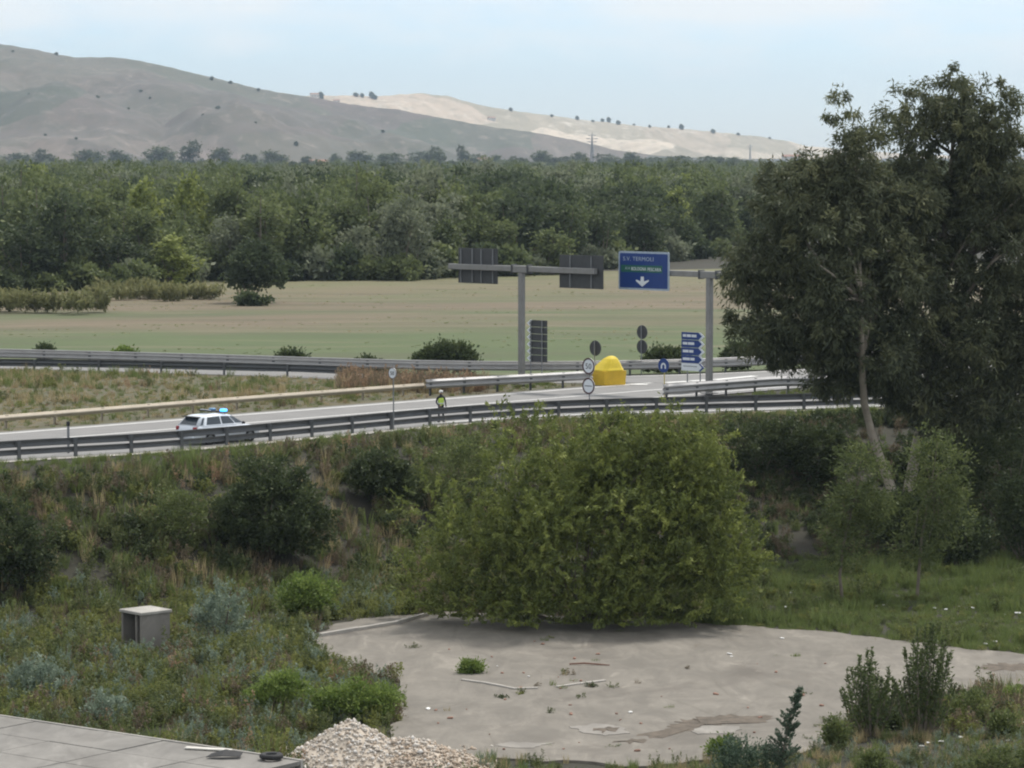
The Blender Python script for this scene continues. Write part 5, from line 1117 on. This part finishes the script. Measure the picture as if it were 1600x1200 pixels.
GRP = {'grass': [0, 1, 2], 'dry': [3, 4], 'weed': [5, 6, 7], 'sage': [8, 9], 'rust': [10, 11], 'bramble': [12, 13], 'yellow': [14, 15], 'brown': [16, 11]}
GK = list(GRP)
ZONES = {'verge': dict(grass=.80, yellow=.08, dry=.12), 'slope': dict(grass=.20, weed=.24, dry=.18, rust=.06, bramble=.05, yellow=.07, brown=.20), 'low': dict(weed=.26, yellow=.26, sage=.15, grass=.15, rust=.04, dry=.04, brown=.10),
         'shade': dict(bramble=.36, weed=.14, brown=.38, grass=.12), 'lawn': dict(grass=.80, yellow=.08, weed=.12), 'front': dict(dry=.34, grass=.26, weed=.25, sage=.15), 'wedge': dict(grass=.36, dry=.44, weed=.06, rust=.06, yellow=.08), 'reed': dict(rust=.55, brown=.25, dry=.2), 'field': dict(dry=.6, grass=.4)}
def cover(name, X, Y, zone, hs, label, cat, seed):
    r = np.random.default_rng(seed); n = len(X); k_out = np.zeros(n, int); u = r.random(n)
    for zn in set(zone):
        m = np.array([z == zn for z in zone]); W_ = ZONES[zn]; ks = list(W_); w0 = np.array([W_[k] for k in ks])[:, None] * np.exp(3.2 * (np.stack([fbm(X[m] * .22 + 31 * GK.index(k), Y[m] * .22 + 7 * GK.index(k), 2) for k in ks]) - .5))
        cw = np.cumsum(w0 / w0.sum(0), 0); j = (u[m][None] > cw).sum(0).clip(0, len(ks) - 1); ii_ = np.where(m)[0]
        for q, jj in zip(ii_, j): g_ = GRP[ks[jj]]; k_out[q] = g_[r.integers(len(g_))]
    s = hs * r.uniform(.7, 1.3, n); sc3 = np.stack([np.maximum(s, .45) * r.uniform(.9, 1.2, n), np.maximum(s, .45) * r.uniform(.9, 1.2, n), s], -1)
    scatter(name, np.stack([X, Y, ground_z(X, Y)], -1), r.uniform(0, 6.28, n), sc3, k_out, GC, label, cat)
rr = np.random.default_rng(21); N = 60000; X = rr.uniform(-34, 38, N); Y = rr.uniform(96, 193, N)
dl = Yr(X) - Y; Zg = ground_z(X, Y); px_, py_ = topix(np.stack([X, Y, Zg], -1)); nz_ = fbm(X * .5, Y * .5, 3)
ok = (dl > .85) & (px_ > -70) & (px_ < 1680) & (py_ < 1240)
onpad = inpoly(X, Y, PADPOLY); crk = fbm(X * .9 + 3, Y * .9, 3)
ok &= ~onpad | ((crk > .74) & (rr.random(N) < .5))
lp = [(Vector((a0.x, a0.y)) - Vector((ex.x, ex.y)) * 8 - Vector((ey.x, ey.y)) * .35), Vector((a1.x, a1.y)) - Vector((ey.x, ey.y)) * .35 + Vector((ex.x, ex.y)) * .3, Vector((a1.x, a1.y)) + Vector((ey.x, ey.y)) * 12 + Vector((ex.x, ex.y)) * .3, Vector((a0.x, a0.y)) - Vector((ex.x, ex.y)) * 8 + Vector((ey.x, ey.y)) * 12]
ok &= ~inpoly(X, Y, [(v.x, v.y) for v in lp])
ok &= ~((np.hypot((X - gc.x) / 3.5, (Y - gc.y) / 2.4) < 1)) & ~(np.hypot(X - bp.x, Y - bp.y - .9) < 1.15) & ~(np.hypot(X - bp.x - .2, Y - bp.y + .8) < .9)
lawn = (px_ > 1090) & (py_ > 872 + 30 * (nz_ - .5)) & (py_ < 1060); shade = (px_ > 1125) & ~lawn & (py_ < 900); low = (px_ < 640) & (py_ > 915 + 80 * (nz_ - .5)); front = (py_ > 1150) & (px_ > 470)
ok &= rr.random(N) < np.where(lawn, 1., np.where(shade, .85, np.where(front, .8, .62)))
bare = (fbm(X * .4 + 50, Y * .4, 3) > .60) & ~lawn & (dl > 6); ok &= ~(bare & (rr.random(N) < .75))
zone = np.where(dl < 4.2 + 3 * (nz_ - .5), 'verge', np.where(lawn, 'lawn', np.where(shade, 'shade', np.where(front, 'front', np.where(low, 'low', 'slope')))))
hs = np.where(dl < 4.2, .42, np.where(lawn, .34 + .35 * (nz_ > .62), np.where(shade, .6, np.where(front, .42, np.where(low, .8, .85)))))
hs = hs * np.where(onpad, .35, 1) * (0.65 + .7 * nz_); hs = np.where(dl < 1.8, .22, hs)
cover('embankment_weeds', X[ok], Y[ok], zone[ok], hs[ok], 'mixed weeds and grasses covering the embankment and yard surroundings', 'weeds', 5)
# weedy wedge between the two carriageways
N = 16000; X = rr.uniform(-40, 6, N); Y = rr.uniform(150, 232, N); P3 = np.stack([X, Y, 0 * X], -1); px_, py_ = topix(P3)
t_ = (X - O.x) * PV.x + (Y - O.y) * PV.y; y2b = np.interp(X, r2b[:, 0], r2b[:, 1], right=r2b[-1, 1]); ok = (t_ < tedge - 1.25) & (Y < np.minimum(y2b - .6, Y2(X) - np.interp(X, r2[:, 0], w2) - .4)) & (px_ > -80) & (px_ < 905)
reed = (px_ > 530) & (px_ < 760) & (Y > Y2(X) - 16)
hs = np.where(reed, .95, .30 + .30 * (fbm(X * .3, Y * .3, 2) > .55)); ok &= reed | (rr.random(N) < .55); hs = np.where(t_ > tedge - 2.6, .25, hs)
cover('wedge_weeds', X[ok], Y[ok], np.where(reed, 'reed', 'wedge')[ok], hs[ok], 'dry weeds on the wedge between main road and slip road', 'weeds', 6)
# grass nose beside the slip road and the verge of the meadow
N = 9000; X = rr.uniform(13, 60, N); Y = rr.uniform(180, 262, N); t_ = (X - O.x) * PV.x + (Y - O.y) * PV.y; s_ = (X - O.x) * U.x + (Y - O.y) * U.y
ok = (t_ > 6.6) & (Y > Yr(X) + 8.2) & (s_ < 130)
cover('nose_grass', X[ok], Y[ok], np.full(ok.sum(), 'lawn'), np.full(ok.sum(), .35), 'short green grass between the main road and the slip road', 'grass', 7)
N = 5000; fr_ = rr.random(N) ** 1.2; X = rr.uniform(-75, 75, N) ; Y = Y2(X) + 1.6 + fr_ * 170; px_, _ = topix(np.stack([X, Y, 0 * X - 1], -1)); ok = (px_ > -60) & (px_ < 1660) & (fbm(X * .05, Y * .09, 3) > .52)
zf = np.where(fr_ < .3, 'lawn', 'field'); cover('meadow_tufts', X[ok], Y[ok], zf[ok], np.full(ok.sum(), .17), 'scattered dry and green tufts over the meadow', 'grass', 8)

# ------------------------------------------------------------------ small things on the yard
M_KERB = simple('whitish kerb', (.36, .34, .31), .9, var=.15, scale=2); M_LIT = simple('white litter', (.72, .72, .70), .7); M_BRICK = simple('broken brick', (.26, .15, .11), .9, var=.3); M_DIRT = simple('dark wet silt', (.105, .086, .066), .95, var=.4, scale=2.5)
def low_kerb(pts, label, w_=.16, h_=.07):
    P_ = [gp(x, y, PADZ) for x, y in pts]; b0 = P_[0]; mb = MB()
    for a, b2 in zip(P_[:-1], P_[1:]):
        c = (a + b2) / 2 - b0; d = b2 - a; mb.box((c.x, c.y, h_ / 2 - .01), (d.length + .02, w_ * random.uniform(.8, 1.1), h_ * random.uniform(.8, 1.2)), Matrix.Rotation(math.atan2(d.y, d.x), 3, 'Z'), .015)
    o = mb.build('kerb_stub', M_KERB); o.location = b0; tag(o, label, 'kerb')
low_kerb([(722, 1063), (752, 1067), (785, 1073), (805, 1077), (840, 1076)], 'low white kerb remnant bending beside small weeds on the yard')
low_kerb([(870, 1074), (905, 1069), (945, 1064)], 'thin pale kerb remnant on the yard past the small weeds')
def slab_remnant(pts, label, h_=.02):
    P_ = [gp(x, y, PADZ) for x, y in pts]; b0 = P_[0]; Q_ = resample([p - b0 for p in P_] + [P_[0] - b0], .22)[:-1]; Q_[:, :2] += (np.random.default_rng(int(pts[0][0])).random((len(Q_), 2)) - .5) * .22
    o = MB().prism([(q[0], q[1]) for q in Q_], Matrix.Translation((0, 0, -.05)), h_ + .05).build('slab_remnant', M_REM); o.location = b0; tag(o, label, 'slab')
M_REM = m_concrete('bleached concrete', (.27, .252, .225), (.19, .175, .155), False)
slab_remnant([(890, 1136), (935, 1131), (972, 1137), (988, 1146), (945, 1150), (912, 1145)], 'pale broken concrete cover around a silted drain on the yard')
slab_remnant([(1082, 1140), (1110, 1134), (1158, 1136), (1150, 1146), (1085, 1147)], 'pale broken slab beside the dark silt on the yard')
slab_remnant([(768, 1166), (800, 1160), (862, 1162), (830, 1170)], 'flat pale concrete remnant behind the dry grass at the yard edge', .016)
low_kerb([(500, 995), (560, 985), (620, 975), (668, 962)], 'long pale kerb at the yard edge beside the fresh green shrub', .18, .16)
def silt(pts, label, Z0=0):
    P_ = [gp(x, y, PADZ) for x, y in pts]; b0 = P_[0]; Q_ = resample([p - b0 for p in P_] + [P_[0] - b0], .16)[:-1]; Q_[:, :2] += (np.random.default_rng(len(pts)).random((len(Q_), 2)) - .5) * np.array([.45, .7]); c = Q_.mean(0)
    V = [tuple(q[:2]) + (Z0 + .004,) for q in Q_] + [tuple(c[:2] + (q[:2] - c[:2]) * .6) + (Z0 + .022,) for q in Q_] + [(c[0], c[1], Z0 + .028)]; n_ = len(Q_)
    me = bpy.data.meshes.new('silt_patch'); me.from_pydata(V, [], [(i, (i + 1) % n_, n_ + (i + 1) % n_, n_ + i) for i in range(n_)] + [(n_ + i, n_ + (i + 1) % n_, 2 * n_) for i in range(n_)]); o = link('silt_patch', me, M_DIRT); o.location = b0; tag(o, label, 'silt')
silt([(1060, 1127), (1100, 1120), (1160, 1117), (1210, 1120), (1200, 1127), (1150, 1128), (1110, 1132), (1075, 1140), (1020, 1153), (1000, 1150), (1040, 1143)], 'long curved patch of dark silt on the concrete yard')
silt([(920, 1139), (945, 1136), (966, 1141), (940, 1146)], 'dark silt filling the drain in the pale broken cover', .02)
silt([(950, 1158), (985, 1155), (1010, 1158), (985, 1162)], 'thin dark silt streak beside the silted drain')
silt([(1530, 1040), (1580, 1036), (1640, 1040), (1600, 1048), (1540, 1048)], 'faint dark stain of silt on the yard corner by the meadow')
e_ = gp(925, 1040, PADZ); tag(MB().tube([(-.9, .1, .05), (-.3, .05, .09), (.3, 0, .05), (.7, -.12, .04)], [.035, .04, .035, .02], 6).build('fallen_branch', simple('reddish stick', (.20, .11, .08), .9)), 'reddish fallen stick on the concrete in front of the willow bush', 'branch').location = e_
rl = random.Random(12)
lit = [(826, 1061), (777, 1045), (985, 1118), (1140, 1026), (1143, 1030), (1222, 1002), (669, 1112), (1236, 932), (1242, 928), (1310, 936), (1326, 935), (1370, 952), (1380, 950), (1160, 945), (1172, 946), (1140, 948), (1228, 953), (1250, 951), (1460, 955), (1478, 957), (1500, 952), (1520, 955), (1570, 965), (1590, 963), (1485, 970), (1494, 858), (1450, 1168), (1470, 1165), (1440, 1172), (1500, 1160), (1540, 1110), (1573, 1100), (1600, 1135), (1575, 1165), (1555, 1008), (1540, 1012)]
lm = [MB().box((0, 0, .05), (.22, .16, .09), Matrix.Rotation(.5, 3, 'X'), .03).mesh('litter'), MB().box((0, 0, .06), (.15, .2, .12), Matrix.Rotation(.7, 3, 'Y'), .04).mesh('litter')]
for x, y in lit:
    b_ = ghit(x, y); o = link('litter_piece', lm[rl.randrange(2)], M_LIT); o.location = (b_.x, b_.y, b_.z + (.12 if not inpoly(np.array([b_.x]), np.array([b_.y]), PADPOLY)[0] else .09)); s = rl.uniform(.35, 1.0); o.scale = (s * rl.uniform(.8, 1.7), s, s * .55); o.rotation_euler = (0, 0, rl.uniform(0, 6)); tag(o, 'scrap of white litter lying in the grass or on the concrete', 'litter', 'scraps of white litter around the yard')
rk = random.Random(8); stm = MB().box((0, 0, .04), (.2, .15, .1), Matrix.Rotation(.2, 3, 'Y'), .035).mesh('rubble')
for i in range(46):
    x, y = rk.uniform(640, 1290), rk.uniform(1000, 1178); b_ = gp(x, y, PADZ)
    if not inpoly(np.array([b_.x]), np.array([b_.y]), PADPOLY)[0]: continue
    o = link('rubble_stone', stm, M_BRICK if rk.random() < .4 else M_KERB); o.location = b_; s = rk.uniform(.25, .8); o.scale = (s * rk.uniform(.8, 1.6), s, s); o.rotation_euler = (0, 0, rk.uniform(0, 6)); tag(o, 'small piece of broken brick or stone lying on the concrete yard', 'stone', 'broken stones on the yard')
for x, y, h_ in ((483, 1012, .75), (489, 1012, .7)):
    b_ = ghit(x, y + 6); o = MB().box((0, 0, h_ / 2), (.09, .08, h_ + .1), Matrix.Rotation(.06, 3, 'Y'), .02).build('short_stake', M_LIT); o.location = b_; tag(o, 'short white stake in the weeds at the yard corner', 'stake', 'pair of white stakes')

# ------------------------------------------------------------------ air
hz = bpy.data.meshes.new('haze'); mb = MB(); mb.box((0, 5900, 145), (15500, 12400, 310)); ho = mb.build('haze', None)
mz = bpy.data.materials.new('valley air'); mz.use_nodes = True; n = mz.node_tree; n.nodes.clear()
out = n.nodes.new('ShaderNodeOutputMaterial'); pv = n.nodes.new('ShaderNodeVolumePrincipled'); pv.inputs['Color'].default_value = (.66, .82, 1, 1); pv.inputs['Density'].default_value = .000068; pv.inputs['Anisotropy'].default_value = .2
n.links.new(pv.outputs[0], out.inputs['Volume']); ho.data.materials.append(mz); tag(ho, 'thin bluish summer haze over the valley', 'haze', kind='stuff')
